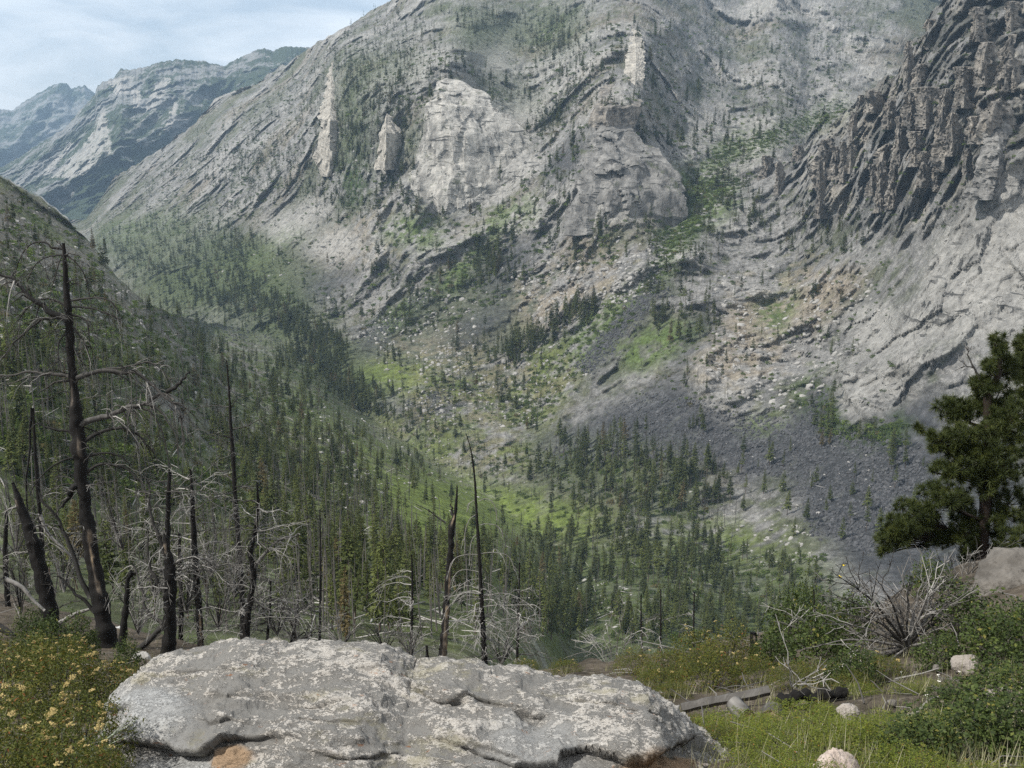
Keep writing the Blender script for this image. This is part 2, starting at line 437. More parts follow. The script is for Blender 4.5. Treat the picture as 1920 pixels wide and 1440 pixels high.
M['leaf'] = mat_leaf('olive_leaves', [(0.0, (0.028, 0.040, 0.008)), (0.45, (0.070, 0.085, 0.012)), (0.8, (0.13, 0.125, 0.018)), (0.95, (0.17, 0.10, 0.02)), (1.0, (0.20, 0.07, 0.02))])
M['leaf_bright'] = mat_leaf('yellow_green_leaves', [(0.0, (0.045, 0.065, 0.010)), (0.5, (0.12, 0.15, 0.018)), (0.9, (0.20, 0.21, 0.03)), (1.0, (0.25, 0.12, 0.03))])
M['leaf_dark'] = mat_leaf('dark_round_leaves', [(0.0, (0.018, 0.030, 0.008)), (0.5, (0.045, 0.068, 0.016)), (0.9, (0.10, 0.13, 0.03)), (1.0, (0.16, 0.15, 0.03))])
M['flower'] = mat_plain('cream_flowers', (0.25, 0.19, 0.07), (0.42, 0.34, 0.16), 30.0)
M['white_flower'] = mat_plain('white_flowers', (0.60, 0.58, 0.52), (0.8, 0.78, 0.74), 30.0)
M['needle'] = mat_leaf('pine_needles', [(0.0, (0.018, 0.026, 0.008)), (0.5, (0.050, 0.066, 0.016)), (0.9, (0.135, 0.145, 0.030)), (1.0, (0.13, 0.10, 0.03))], 0.2)
M['pine_bark'] = mat_wood('pine_bark', [(0.2, (0.010, 0.008, 0.007)), (0.8, (0.045, 0.032, 0.025))])
M['grass'] = mat_leaf('dry_grass', [(0.0, (0.08, 0.09, 0.03)), (0.6, (0.22, 0.21, 0.10)), (1.0, (0.40, 0.38, 0.27))])
M['blade'] = mat_leaf('pale_blades', [(0.0, (0.16, 0.20, 0.13)), (1.0, (0.36, 0.40, 0.30))])
# ------------------------------------------------------------------ the valley: one terrain sheet
VALLEY = [  # (u, v, depth) sight points: valley floor, far wall, mountain
 (1000,950,720),(1000,760,930),(800,700,1000),(640,650,1100),(640,600,1270),(450,560,1420),(300,500,1750),(200,440,2300),(160,415,2700),
 (1300,1000,620),(1250,900,680),(1150,1050,560),(1200,1150,400),(1000,1150,500),(900,1200,480),(1400,1150,460),(700,900,900),(500,800,1150),(300,700,1400),(0,700,1700),(-300,700,2000),
 (0,1300,600),(-300,1300,600),(500,1300,500),(900,1330,330),(-300,430,2800),(0,430,2800),
 (1100,1330,260),(1500,1330,300),(1900,1330,300),(2200,1330,280)]
MOUNT = [
 (800,640,1080),(800,560,1150),(800,480,1230),(830,400,1300),(850,330,1340),(850,250,1370),(840,170,1400),(860,120,1520),(880,60,1750),(800,0,2000),(740,-60,2300),
 (1000,640,1010),(1000,560,1080),(1000,480,1150),(1000,400,1230),(1000,300,1310),(1000,200,1500),(1000,100,1750),(1000,0,2000),(1000,-300,2800),
 (1150,560,980),(1150,480,1040),(1120,400,1090),(1130,300,1140),(1160,200,1220),(1180,150,1300),(1180,50,1600),(1200,0,1800),(1200,-300,2800),
 (1250,560,930),(1280,480,1010),(1280,400,1120),(1300,320,1230),(1300,250,1400),(1300,150,1650),
 (620,560,1300),(600,480,1420),(600,400,1520),(600,300,1620),(620,200,1720),(640,120,1850),(680,60,2100),(700,20,2400),(700,-200,2700),
 (480,480,1560),(480,400,1750),(480,300,2000),(480,220,2300),(490,160,2700),(560,110,2700),(500,0,3000),
 (350,450,1900),(340,380,2200),(330,300,2600),(330,265,2800),(230,430,2300),(250,350,2700),(220,335,2900),(160,415,2900),(100,350,3200),(-300,300,3200)]
WALL = [
 (1600,1100,470),(1900,1100,420),(1700,950,560),(1850,950,520),(1500,1000,560),
 (1550,850,640),(1550,750,700),(1550,650,790),(1500,560,900),(1480,480,1000),(1450,400,1100),(1420,330,1200),(1400,270,1350),(1400,200,1650),(1400,100,1950),(1400,0,2250),(1400,-300,3000),
 (1700,850,590),(1700,750,640),(1700,650,690),(1700,550,740),(1720,450,780),(1720,350,820),(1720,250,860),(1720,150,900),(1740,50,950),(1740,-100,1050),
 (1880,850,555),(1880,750,590),(1880,650,620),(1880,550,650),(1880,450,680),(1880,350,700),(1880,250,730),(1880,150,780),(1880,50,840),(1900,-60,900),(1900,-300,1000),
 (1600,450,900),(1600,350,960),(1600,250,1010),(1540,300,1080),(2200,950,400),(2200,650,560),(2200,350,680),(2200,100,760),(2200,-300,850)]
BEHIND = [(1600,100,2000),(1700,50,2150),(1700,-50,2400),(1900,0,2600),(2200,0,2600),(2200,-300,3200),(1700,-300,3000),(1600,220,1700),(1750,200,1800),(1400,200,1650),(1400,100,1950),(1400,0,2250),(1400,-300,3000),(1400,270,1400),(1420,330,1250),(2000,300,2000)]
BOX = (-330, 2250, -340, 1350)
F1 = Field(VALLEY+MOUNT+WALL, BOX)
F2 = Field(MOUNT+BEHIND, BOX)

V_LEFT = curve([(-330,130),(0,330),(60,362),(120,405),(170,455),(215,515),(280,572),(370,602),(450,614),(530,640),(590,682),(640,735),(700,785),(800,850),(900,912),(1000,985),(1080,1055),(1170,1150),(1270,1250),(1380,1330),(2260,1330)])
V_CRAG = curve([(-330,250),(160,402),(600,300),(1400,300),(1480,302),(1500,290),(1530,222),(1565,212),(1600,196),(1640,158),(1680,140),(1700,92),(1708,78),(1735,60),(1745,22),(1765,2),(1800,-40),(2260,-250)])
V_TOP = curve([(-330,250),(0,345),(60,375),(120,412),(160,412),(190,372),(215,331),(255,308),(322,264),(372,225),(400,188),(478,156),(540,116),(594,81),(640,56),(690,24),(740,-2),(800,-60),(900,-150),(1100,-230),(1500,-300),(2260,-330)])
CAP = curve([(-330,620),(0,690),(200,760),(400,920),(560,1120),(640,1250)])

def left_depth(u, v):
    X = (u-960)/FPX; t = (720-v)/FPX
    h = 22+55*smooth(0, 1, (1250-v)/350)
    s = -((t*CP-SP)+0.65*X+0.35*(t*SP+CP))/h
    vs = V_LEFT(u)
    fade = 1-(1-smooth(0, 70, v-vs))*smooth(270, 400, u)
    s = 0.5*(s+np.sqrt(s*s+0.00035**2))*fade*(1-smooth(860, 1095, u))
    cap = CAP(u)*(1-smooth(270, 480, u))+F1(u, v)*smooth(270, 480, u)
    return 1/(s+1/cap)

# --- what covers the ground, drawn as outlines and softened
MSTEP = 4
MU = np.arange(-330, 2250+1, MSTEP); MV = np.arange(-340, 1345+1, MSTEP)
MUg, MVg = np.meshgrid(MU, MV, indexing='ij')
def blur(a, n):
    if n < 1: return a
    for ax in (0, 1):
        for _ in range(2):
            c = np.cumsum(np.concatenate([np.repeat(a.take([0], ax), n+1, ax), a, np.repeat(a.take([-1], ax), n, ax)], ax), ax)
            hi = [slice(None)]*2; lo = [slice(None)]*2
            hi[ax] = slice(2*n+1, None); lo[ax] = slice(0, -(2*n+1))
            a = (c[tuple(hi)]-c[tuple(lo)])/(2*n+1)
    return a
def region(polys, feather=12, strength=1.0):
    m = np.zeros(MUg.shape)
    for p in polys: m = np.maximum(m, in_poly(p, MUg, MVg).astype(float))
    return blur(m, int(feather/MSTEP))*strength
REG = {}
REG['talus'] = region([
 [(1000,856),(1050,812),(1120,768),(1200,728),(1290,700),(1300,742),(1390,802),(1480,792),(1535,724),(1562,700),(1560,780),(1600,815),(1690,790),(1720,835),(1770,880),(1930,880),(1930,1130),(1740,1130),(1600,1080),(1530,1005),(1490,900),(1400,905),(1330,870),(1200,835),(1100,832)],
 [(1235,505),(1245,545),(1190,610),(1105,702),(1078,692),(1110,632),(1180,565)],
 [(655,645),(790,538),(830,528),(785,590),(705,652),(670,665)],[(515,555),(640,498),(680,510),(600,562),(540,585)],
 [(800,662),(880,600),(965,556),(945,600),(880,655)],[(355,478),(460,420),(485,400),(455,442),(400,485)],
 [(370,612),(450,612),(540,642),(500,658),(420,638)],[(748,758),(850,718),(872,740),(800,792),(750,792)],
 [(950,470),(1012,430),(992,500),(920,562),(898,550)],[(1028,300),(1085,235),(1112,235),(1075,330),(1040,345)],
 [(1240,690),(1330,560),(1370,540),(1330,620),(1270,700)],[(1000,1080),(1080,1090),(1160,1170),(1100,1180),(1020,1120)],
 [(1640,780),(1760,720),(1800,900),(1720,1010),(1700,880)]], 16)
REG['grass'] = region([
 [(1090,602),(1150,560),(1235,512),(1290,482),(1240,536),(1150,605),(1085,700),(1020,800),(930,792),(990,722),(1050,642)],
 [(250+1000,345),(1290,302),(1360,332),(1392,382),(1305,442),(1255,480),(1232,520),(1245,440)],
 [(1360,272),(1480,232),(1560,200),(1612,186),(1560,224),(1400,292),(1300,332)],
 [(850,500),(900,420),(1000,368),(1015,390),(940,432),(865,542),(800,562)],[(450,492),(560,430),(565,446),(450,512)],
 [(180,440),(280,416),(335,398),(335,414),(220,456)],[(680,700),(760,690),(870,700),(760,740),(680,740)],
 [(1420,572),(1505,540),(1472,622),(1430,622)],[(1160,660),(1260,600),(1330,620),(1240,680),(1180,700)],[(700,610),(760,560),(800,560),(740,620)],
 [(230,650),(330,600),(420,680),(380,720),(280,690)],[(0,640),(140,690),(180,740),(60,720)],
 [(1500,740),(1530,700),(1560,740),(1500,760)],[(1385,790),(1480,770),(1470,800),(1395,812)],
 [(700,440),(760,400),(840,430),(800,470)],[(1250,1000),(1420,1000),(1380,1060),(1230,1080)]], 18)
REG['meadow'] = region([[(890,925),(960,920),(1010,932),(1100,955),(1160,990),(1110,1012),(1000,1012),(930,985)],[(680,690),(780,690),(800,720),(690,732)],[(640,835),(760,860),(740,880),(640,858)],[(700,900),(900,900),(950,1000),(860,1040),(740,980)]], 20)
REG['field'] = region([[(690,690),(900,648),(1050,640),(1092,700),(1022,802),(800,802),(745,742)],[(560,740),(640,760),(760,800),(1000,830),(1000,900),(700,880),(560,830)]], 22)
REG['shrub'] = region([[(1540,725),(1600,812),(1680,792),(1712,752),(1700,830),(1600,835),(1545,810)],[(1570,690),(1590,640),(1560,700),(1530,790),(1510,780)],[(1500,540),(1460,620),(1440,600)],
 [(1240,440),(1300,390),(1340,400),(1290,470)],[(640,300),(700,310),(690,400),(640,390)]], 12)
REG['soil'] = region([[(1330,640),(1480,640),(1490,780),(1400,790),(1300,740)],[(600,390),(790,400),(760,500),(620,500)],[(950,520),(1080,480),(1240,480),(1180,560),(1000,620)],[(1340,540),(1500,480),(1640,520),(1500,620),(1380,640)],[(700,650),(900,640),(880,690),(700,690)],[(0,480),(120,520),(220,640),(0,620)]], 26)
REG['slab'] = region([[(815,160),(850,155),(960,220),(1015,290),(1000,330),(960,370),(870,400),(800,380),(770,330),(800,240)],[(1105,240),(1150,230),(1260,290),(1280,380),(1200,420),(1060,430),(1085,330)],
 [(1850,300),(1920,300),(2240,300),(2240,620),(1750,640),(1560,700),(1640,640),(1720,560),(1750,460),(1790,400)],[(560,470),(640,420),(700,460),(640,500)],[(900,60),(990,60),(930,150),(890,130)],
 [(940,190),(1020,190),(1010,230),(950,220)],[(480,420),(600,370),(640,390),(520,470)],[(1570,700),(1700,690),(1740,760),(1660,790),(1580,770)],[(1560,610),(1640,560),(1700,600),(1640,660)],[(-20,200),(10,200),(0,230)]], 14)
REG['crag'] = region([[(1480,300),(1560,210),(1650,150),(1700,60),(1760,0),(2240,-260),(2240,300),(1900,300),(1850,280),(1780,400),(1720,440),(1600,420),(1540,400),(1470,335)]], 16)
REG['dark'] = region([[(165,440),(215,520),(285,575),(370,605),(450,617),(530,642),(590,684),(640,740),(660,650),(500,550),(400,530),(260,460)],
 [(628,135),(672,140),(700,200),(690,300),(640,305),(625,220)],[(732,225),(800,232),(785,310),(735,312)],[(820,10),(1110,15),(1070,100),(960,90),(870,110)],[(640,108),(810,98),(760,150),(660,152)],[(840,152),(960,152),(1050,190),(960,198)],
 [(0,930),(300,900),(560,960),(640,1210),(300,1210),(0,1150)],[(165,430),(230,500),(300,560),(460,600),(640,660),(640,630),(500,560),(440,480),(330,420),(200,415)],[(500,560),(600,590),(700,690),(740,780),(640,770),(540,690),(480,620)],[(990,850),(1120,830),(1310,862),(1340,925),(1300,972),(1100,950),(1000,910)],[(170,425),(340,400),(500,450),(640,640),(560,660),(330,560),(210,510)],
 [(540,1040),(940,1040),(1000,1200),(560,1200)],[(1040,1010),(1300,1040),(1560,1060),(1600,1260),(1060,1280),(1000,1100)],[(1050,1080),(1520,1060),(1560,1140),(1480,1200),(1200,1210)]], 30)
REG['forest'] = region([[(560,770),(760,860),(900,910),(1010,990),(1060,1060),(1080,1200),(560,1220),(480,1000),(430,860)],[(1030,940),(1300,960),(1500,1000),(1560,1130),(1500,1250),(1100,1250),(1020,1100)]], 40)
REG['left'] = region([[(-330,140),(0,330),(120,405),(215,515),(280,572),(450,614),(590,690),(700,800),(900,920),(1060,1060),(1100,1340),(-330,1340)]], 16)
def reg_at(name, u, v): return bilin(REG[name], (u-MU[0])/MSTEP, (v-MV[0])/MSTEP)

# --- grid of sight lines, fitted to the two ridges that hide ground behind them
us = np.concatenate([np.linspace(-320, -14, 40)[:-1], np.linspace(-14, 1934, 800), np.linspace(1934, 2240, 40)[1:]])
NA, NB, NC = 260, 360, 150
def rows(a, b, n): return a[None]+(b-a)[None]*np.linspace(0, 1, n)[:, None]
vl = V_LEFT(us)+6*noise3(np.stack([us/22, us*0+3.1, us*0], -1))*smooth(700, 500, us)
vt = V_TOP(us)+(4*noise3(np.stack([us/18, us*0+.5, us*0], -1))+3*noise3(np.stack([us/6, us*0+7.5, us*0], -1)))*smooth(140, 220, us)
vc = V_CRAG(us)+(7*noise3(np.stack([us/9, us*0+.7, us*0], -1))+8*noise3(np.stack([us/25, us*0+.2, us*0], -1)))*smooth(1460, 1520, us)
vt = np.minimum(vt, vl-3); vc = np.minimum(np.maximum(vc, vt+2), vl-1)
hid_l = 55*smooth(400, 280, us); hid_c = 40*smooth(1440, 1530, us)
VA = rows(np.full_like(us, 1338), vl, NA); VB = rows(vl+hid_l-0.5, vc, NB); VC = rows(vc+hid_c-0.5, vt, NC)
UA, UB, UC = (np.broadcast_to(us, x.shape) for x in (VA, VB, VC))
DA = left_depth(UA, VA)
right_part = smooth(1040, 1110, UA)
DA = DA*(1-right_part)+F1(UA, VA)*right_part
DB = F1(UB, VB)
DC = F1(UC, VC)*(1-smooth(1400, 1520, UC))+F2(UC, VC)*smooth(1400, 1520, UC)
UG = np.concatenate([UA, UB, UC]); VG = np.concatenate([VA, VB, VC]); DG = np.concatenate([DA, DB, DC])

# buttresses, prows and gullies: (points, height towards us in m, width left, width right)
RELIEF = [
 ([(838,158),(812,190),(800,240),(786,300),(768,345)], 12, 9, 200),
 ([(1108,225),(1088,300),(1066,395),(1042,450)], 10, 12, 200),
 ([(1850,235),(1832,320),(1784,420),(1740,500),(1690,600)], 42, 26, 190),
 ([(1600,430),(1580,520),(1540,590)], 22, 25, 80), ([(1575,690),(1590,745),(1640,790)], 18, 10, 110),
 ([(1290,700),(1310,660),(1350,640)], 12, 12, 60), ([(1000,300),(980,350)], 14, 60, 20),
 ([(760,215),(745,270),(720,340)], -45, 45, 40), ([(1012,300),(1070,225),(1170,135)], -40, 35, 25), ([(690,160),(700,240),(690,320)], -30, 50, 40),
 ([(1310,320),(1280,390),(1250,450),(1220,520)], -25, 40, 40), ([(1565,690),(1535,750),(1540,830)], -14, 25, 20),
 ([(1500,420),(1440,480),(1380,540)], -16, 30, 30), ([(1690,330),(1650,420),(1560,470)], -8, 25, 25), ([(1760,330),(1720,420),(1700,480)], -18, 18, 18),
 ([(880,400),(940,350),(1010,310)], -10, 12, 12),
 ([(470,170),(380,260),(280,340)], 40, 60, 70), ([(560,180),(480,280),(380,400)], -30, 50, 50), ([(780,520),(700,470),(690,410)], 16, 20, 60),
 ([(905,20),(860,80),(830,150)], 50, 70, 60), ([(1170,160),(1130,190),(1110,230)], 25, 20, 70)]
REL = np.zeros(DG.shape)
for pts, amp, wl, wr in RELIEF:
    bb = np.array(pts); w = max(wl, wr)*1.2
    sel = (UG > bb[:, 0].min()-w) & (UG < bb[:, 0].max()+w) & (VG > bb[:, 1].min()-w) & (VG < bb[:, 1].max()+w)
    d, s, p = line_dist(pts, UG[sel], VG[sel])
    ww = np.where(s > 0, wr, wl); q = np.clip(1-d/ww, 0, 1)
    q = np.where(ww > 60, q*q*(3-2*q), q)
    REL[sel] += amp*q*np.minimum(1, 4*np.minimum(p+0.12, 1.12-p))
blockA = np.arange(NA+NB+NC)[:, None] < NA
REL = np.where(blockA, 0, REL)
P0 = at(UG, VG, DG)
m = {k: reg_at(k, UG, VG) for k in REG}
left_m = np.where(blockA, m['left'], 0)*1.0
crag_m = m['crag']*((np.arange(NA+NB+NC)[:, None] >= NA) & (np.arange(NA+NB+NC)[:, None] < NA+NB))
rough = 1.0-0.75*m['slab']-0.85*np.clip(m['talus']+m['meadow']+m['grass']*.8+m['field']*.8+m['forest']*.6+m['dark']*.5, 0, 1)
rough = np.clip(rough, 0.1, 1)*(1-0.3*left_m)+1.2*crag_m
q = P0*np.array([1, 1, 0.55])
warp = np.stack([noise3(P0/90), noise3(P0/90+9), noise3(P0/90+21)], -1)*14
big = ridged((q+warp)/230, 7)*46+noise3(P0/420)*20
fine = ridged((q+warp)/26, 4)*5.5*np.clip(rough*1.2, 0.25, 2)
rows_ = np.arange(NA+NB+NC)
rockish = np.clip(1.15*crag_m+0.8*np.clip(rough-.25, 0, 1)*smooth(-.2, .25, fbm(P0/130+4, 3))+m['slab']*np.where(UG > 1480, .55, .15), 0, 1)*np.where(blockA, 0, 1)+.5*left_m*smooth(760, 560, VG)*smooth(.0, .3, fbm(P0/40+9, 3))
blk = np.zeros(DG.shape); sel = rockish > 0.03
pq = (P0+warp*.5)[sel]
blk[sel] = ((cells(pq/np.array([24, 24, 34]))-.5)*17+(cells(pq/np.array([9, 9, 13])+5)-.5)*8+(cells(pq/np.array([4, 4, 5])+9)-.5)*3)*rockish[sel]
cragr = blk+(ridged((P0*np.array([1, 1, .16])+warp*np.array([.7, .7, 0]))/34+3, 5)*20+ridged((P0*np.array([1, 1, .22])+warp*.5)/13+8, 4)*6)*crag_m
xr = P0[..., 0]*.57-P0[..., 2]*.82; al = P0[..., 0]*.82+P0[..., 2]*.57
mtn = np.where(blockA, 0, 1)*(1-crag_m)*smooth(600, 360, VG)*(1-.8*m['slab'])*(.3+.7*smooth(480, 760, UG))
ribs = ridged(np.stack([(xr+warp[..., 0]*1.5)/75, al/420, P0[..., 1]/420], -1)+3.7, 4)*16*mtn
cragr = cragr+ribs
strata = np.sin((P0[..., 2]+P0[..., 0]*0.2+warp[..., 0])/9)*1.0*rough
bigm = big[~np.broadcast_to(blockA, big.shape)].mean()
disp = (bigm+(big-bigm)*np.minimum(rough, 1)*(1-.7*crag_m)+fine+cragr+strata*0.6)*np.minimum(1, DG/900)
DG2 = DG-REL*np.minimum(1, DG/1200)-disp
# the ridge crests keep their place
PG = at(UG, VG, DG2)
rel_h = (big+fine*2+cragr*1.3)/45.0

# --- ground colours (albedo)
def lay(base, c, w): return base*(1-w[..., None])+np.array(c)*w[..., None]
nA = fbm(P0/60, 4); nB = fbm(P0/14+5, 4); nC = fbm(P0/160+11, 3); nD = fbm(P0/5.5+3, 3)
du = 22*nA+12*nD+10*nB; dv = 12*nB+10*nD+10*nA
m = {k: reg_at(k, UG+du, VG+dv) for k in REG}
alb = np.full(P0.shape, 0.0)+np.array([0.245, 0.24, 0.23])
alb = lay(alb, (0.145, 0.143, 0.138), smooth(-0.15, 0.35, nA+0.5*nB))                       # weathered darker rock
alb = lay(alb, (0.20, 0.17, 0.125), smooth(0.05, 0.4, nC+0.4*nB)*0.6)                      # gritty soil
alb = lay(alb, (0.085, 0.10, 0.048), smooth(0.06, 0.30, nB+0.45*nA)*0.62*(1-m['slab']))     # low plants in patches
far_ = (~np.broadcast_to(blockA, UG.shape)) & (UG > 100) & (UG < 1900) & (VG < 800)
q10, q25, q40, q70, q93 = np.percentile((rel_h+.12*nB)[far_], [10, 25, 40, 70, 93])
gul = smooth(q40, q10, rel_h+.12*nB)*np.where(blockA, 0, 1)*(1-crag_m)
alb = lay(alb, (0.10, 0.11, 0.068), gul*.85*(1-m['slab']))                                 # scrub and grit gather in the hollows
alb = lay(alb, (0.35, 0.34, 0.32), smooth(q70, q93, rel_h+.12*nB)*np.where(blockA, 0, 1)*.7*(1-crag_m))   # bare ribs
alb = lay(alb, (0.31, 0.265, 0.205), m['soil']*smooth(-0.3, 0.25, nB+nC)*0.8)
alb = lay(alb, (0.375, 0.365, 0.34), m['slab']*smooth(-0.5, 0.1, nB*0.6-nA*0.5+0.1)*0.92)
alb = lay(alb, (0.12, 0.118, 0.11), crag_m*smooth(-0.2, 0.2, nA+nB)*0.75)
alb = lay(alb, (0.35, 0.325, 0.28), crag_m*smooth(0.05, 0.35, nB-nA)*0.7)
alb = lay(alb, (0.058, 0.060, 0.064), m['talus']*(0.96-0.3*smooth(0.15, 0.4, nB)))  # dark scree; its low albedo also stands in for cloud shade
alb = lay(alb, (0.135, 0.135, 0.14), m['talus']*smooth(0.12, 0.4, nD+nB*.5)*0.7)
gv = smooth(-0.35, 0.1, nB+0.6*nD)
alb = lay(alb, (0.105, 0.148, 0.045), np.clip(m['grass']*1.2, 0, 1)*gv*0.9)
alb = lay(alb, (0.19, 0.175, 0.10), m['field']*smooth(-0.3, 0.2, nB)*0.85)
alb = lay(alb, (0.12, 0.155, 0.04), m['field']*smooth(-0.05, 0.25, nA+nD*.5)*0.8)
lf = left_m
alb = lay(alb, (0.155, 0.145, 0.115), lf*0.85)
alb = lay(alb, (0.105, 0.138, 0.040), lf*smooth(-0.25, 0.3, nA+0.5*nB+0.3*smooth(500, 800, VG)-0.1)*0.85)
alb = lay(alb, (0.30, 0.295, 0.28), lf*smooth(0.15, 0.42, nB-nA*.4+nD*.4)*0.75)
alb = lay(alb, (0.135, 0.165, 0.045), np.clip(m['forest'], 0, 1)*smooth(-0.3, 0.15, nB)*0.8)
alb = lay(alb, (0.21, 0.205, 0.19), m['forest']*smooth(0.2, 0.45, nB+nD*.3)*0.7)
alb = lay(alb, (0.150, 0.195, 0.046), np.clip(m['meadow']*1.15, 0, 1)*(0.65+0.35*gv))
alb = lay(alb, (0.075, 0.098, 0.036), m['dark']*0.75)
alb = lay(alb, (0.05, 0.075, 0.024), m['shrub']*gv)
alb *= (1+0.55*fbm(P0/3.2+6, 2)*(1-0.5*m['slab']))[..., None]
alb = np.clip(alb, 0.01, 0.7)
vegm = np.clip(m['grass']+m['meadow']+m['forest']*.6+m['dark']+m['shrub']+m['field']*.5, 0, 1)
rockm = np.clip(1-0.8*vegm-1.0*m['talus']-0.3*m['slab']-.5*gul, 0, 1)
crack = np.clip(m['slab']+0.45*crag_m+0.15*rockm, 0, 1)*(1-vegm)*(1-m['talus'])
nr, nc = UG.shape
terrain_me = raw_mesh('terrain', PG.reshape(-1, 3), grid_faces(nr, nc), M['terrain'], True,
    {'albedo': alb.reshape(-1, 3), 'masks': np.stack([rockm, vegm, crack], -1).reshape(-1, 3)})
terrain = link(bpy.data.objects.new('terrain', terrain_me))
tag(terrain, 'granite mountainsides and forested valley floor with grey talus and green meadow', 'terrain', None, 'structure')

def ground(u, v):
    """Point of the finished terrain under the sight line (u, v)."""
    u = np.asarray(u, float); v = np.asarray(v, float)
    c = np.interp(u, us, np.arange(len(us)))
    a = np.interp(u, us, vl); b = np.interp(u, us, vc); t = np.interp(u, us, vt)
    hl = np.interp(u, us, hid_l); hc = np.interp(u, us, hid_c)
    r = np.where(v >= a, (1338-v)/(1338-a)*(NA-1),
        np.where(v >= b, NA+(a+hl-.5-v)/(a+hl-.5-b)*(NB-1), NA+NB+(b+hc-.5-v)/(b+hc-.5-t)*(NC-1)))
    return bilin(PG, r, c)

# ------------------------------------------------------------------ far ridges
def ridge(name, label, top, bottom, d_top, d_bot, box, amp, wl, seed, n=(420, 260), veg=0.5, scars=()):
    uu = np.linspace(box[0], box[1], n[0]); tp = curve(top)(uu)
    tp = tp+3.0*noise3(np.stack([uu/7+seed, uu*0+.3, uu*0], -1))+1.5*noise3(np.stack([uu/3+seed, uu*0+.3, uu*0], -1))
    t = np.linspace(0, 1, n[1])[:, None]
    V = bottom+(tp[None]-bottom)*t; U = np.broadcast_to(uu, V.shape)
    D = np.exp(np.log(d_bot)*(1-t)+np.log(d_top)*t)*np.ones_like(U)
    P = at(U, V, D); w = np.stack([noise3(P/(wl*.6)+seed), noise3(P/(wl*.6)+9), noise3(P/(wl*.6)+21)], -1)*wl*0.12
    rd = ridged(((P+w)*np.array([1, .45, .45]))/wl+seed, 6)
    rd = rd+.22*ridged((P+w)/(wl*.16)+seed, 4)
    D2 = D-rd*amp*.8*(0.3+0.7*np.minimum(1, (1-t)*8))
    PP = at(U, V, D2)
    back = PP[-1][None]+np.stack([np.zeros((6, len(uu))), np.broadcast_to((np.arange(1, 7)*d_top*.02)[:, None], (6, len(uu))), -np.broadcast_to((np.arange(1, 7)*d_top*.025)[:, None], (6, len(uu)))], -1)
    PP = np.concatenate([PP, back])
    na = fbm(PP/(wl*.35)+seed, 5); nb = fbm(PP/(wl*.08)+2, 4)
    nd = fbm(PP/(wl*.03)+7, 3)
    a = np.zeros(PP.shape)+np.array([0.22, 0.22, 0.21])
    a = lay(a, (0.13, 0.13, 0.128), smooth(-.1, .3, nb))
    tt = np.concatenate([t, np.ones((6, 1))])
    a = lay(a, (0.045, 0.06, 0.032), smooth(-.12, .12, na+0.5*nb+0.45*nd+veg*0.35-0.12+0.45*smooth(.45, .1, tt)*np.ones_like(na)))
    Uf = np.concatenate([U, U[-1:].repeat(6, 0)]); Vf = np.concatenate([V, V[-1:].repeat(6, 0)])
    for sc in scars:
        a = lay(a, (0.40, 0.38, 0.35), in_poly(sc, Uf+14*nb+5*nd, Vf+12*na+5*nd)*smooth(-.35, .15, nb+.6*nd+.1)*.8)
    rk = 1-smooth(-.12, .12, na)
    me = raw_mesh(name, PP.reshape(-1, 3), grid_faces(*PP.shape[:2]), M['terrain'], True,
        {'albedo': a.reshape(-1, 3), 'masks': np.stack([rk*.5, 1-rk, rk*.3], -1).reshape(-1, 3)})
    return tag(link(bpy.data.objects.new(name, me)), label, 'mountain', None, 'structure'), (uu, U, V, PP[:n[1]])
RB = ridge('mountain_ridge', 'hazy blue wooded ridge with pale slide scars behind the main granite slope',
  [(-60,330),(0,313),(32,297),(81,265),(123,239),(139,220),(161,194),(178,176),(183,160),(194,153),(212,147),(226,130),(238,129),(244,132),(277,124),(300,116),(332,111),(381,114),(420,125),(432,116),(478,95),(497,90),(510,95),(536,87),(581,89),(600,85),(680,60)],
  470, 5200, 3500, (-60, 690), 330, 800, 3.3, (460, 280), 0.5,
  [[(246,165),(264,168),(270,205),(252,203)],[(302,146),(325,148),(286,206),(270,206)],[(303,192),(312,188),(264,236),(254,242)],[(132,268),(144,272),(84,330),(70,332)],[(196,195),(212,300),(150,332),(95,334),(170,262)],[(330,190),(334,200),(318,245),(306,252)],[(200,150),(250,140),(240,175),(215,175)]])
RA = ridge('mountain', 'farthest pale blue peak with a notched flat summit at the head of the valley',
  [(-200,215),(-40,206),(0,203),(23,207),(45,190),(60,181),(77,172),(97,160),(112,157),(126,155),(133,166),(146,162),(158,160),(167,166),(177,175),(220,190),(300,200)],
  420, 8600, 6500, (-200, 300), 700, 1500, 8.1, (170, 100), 0.3)
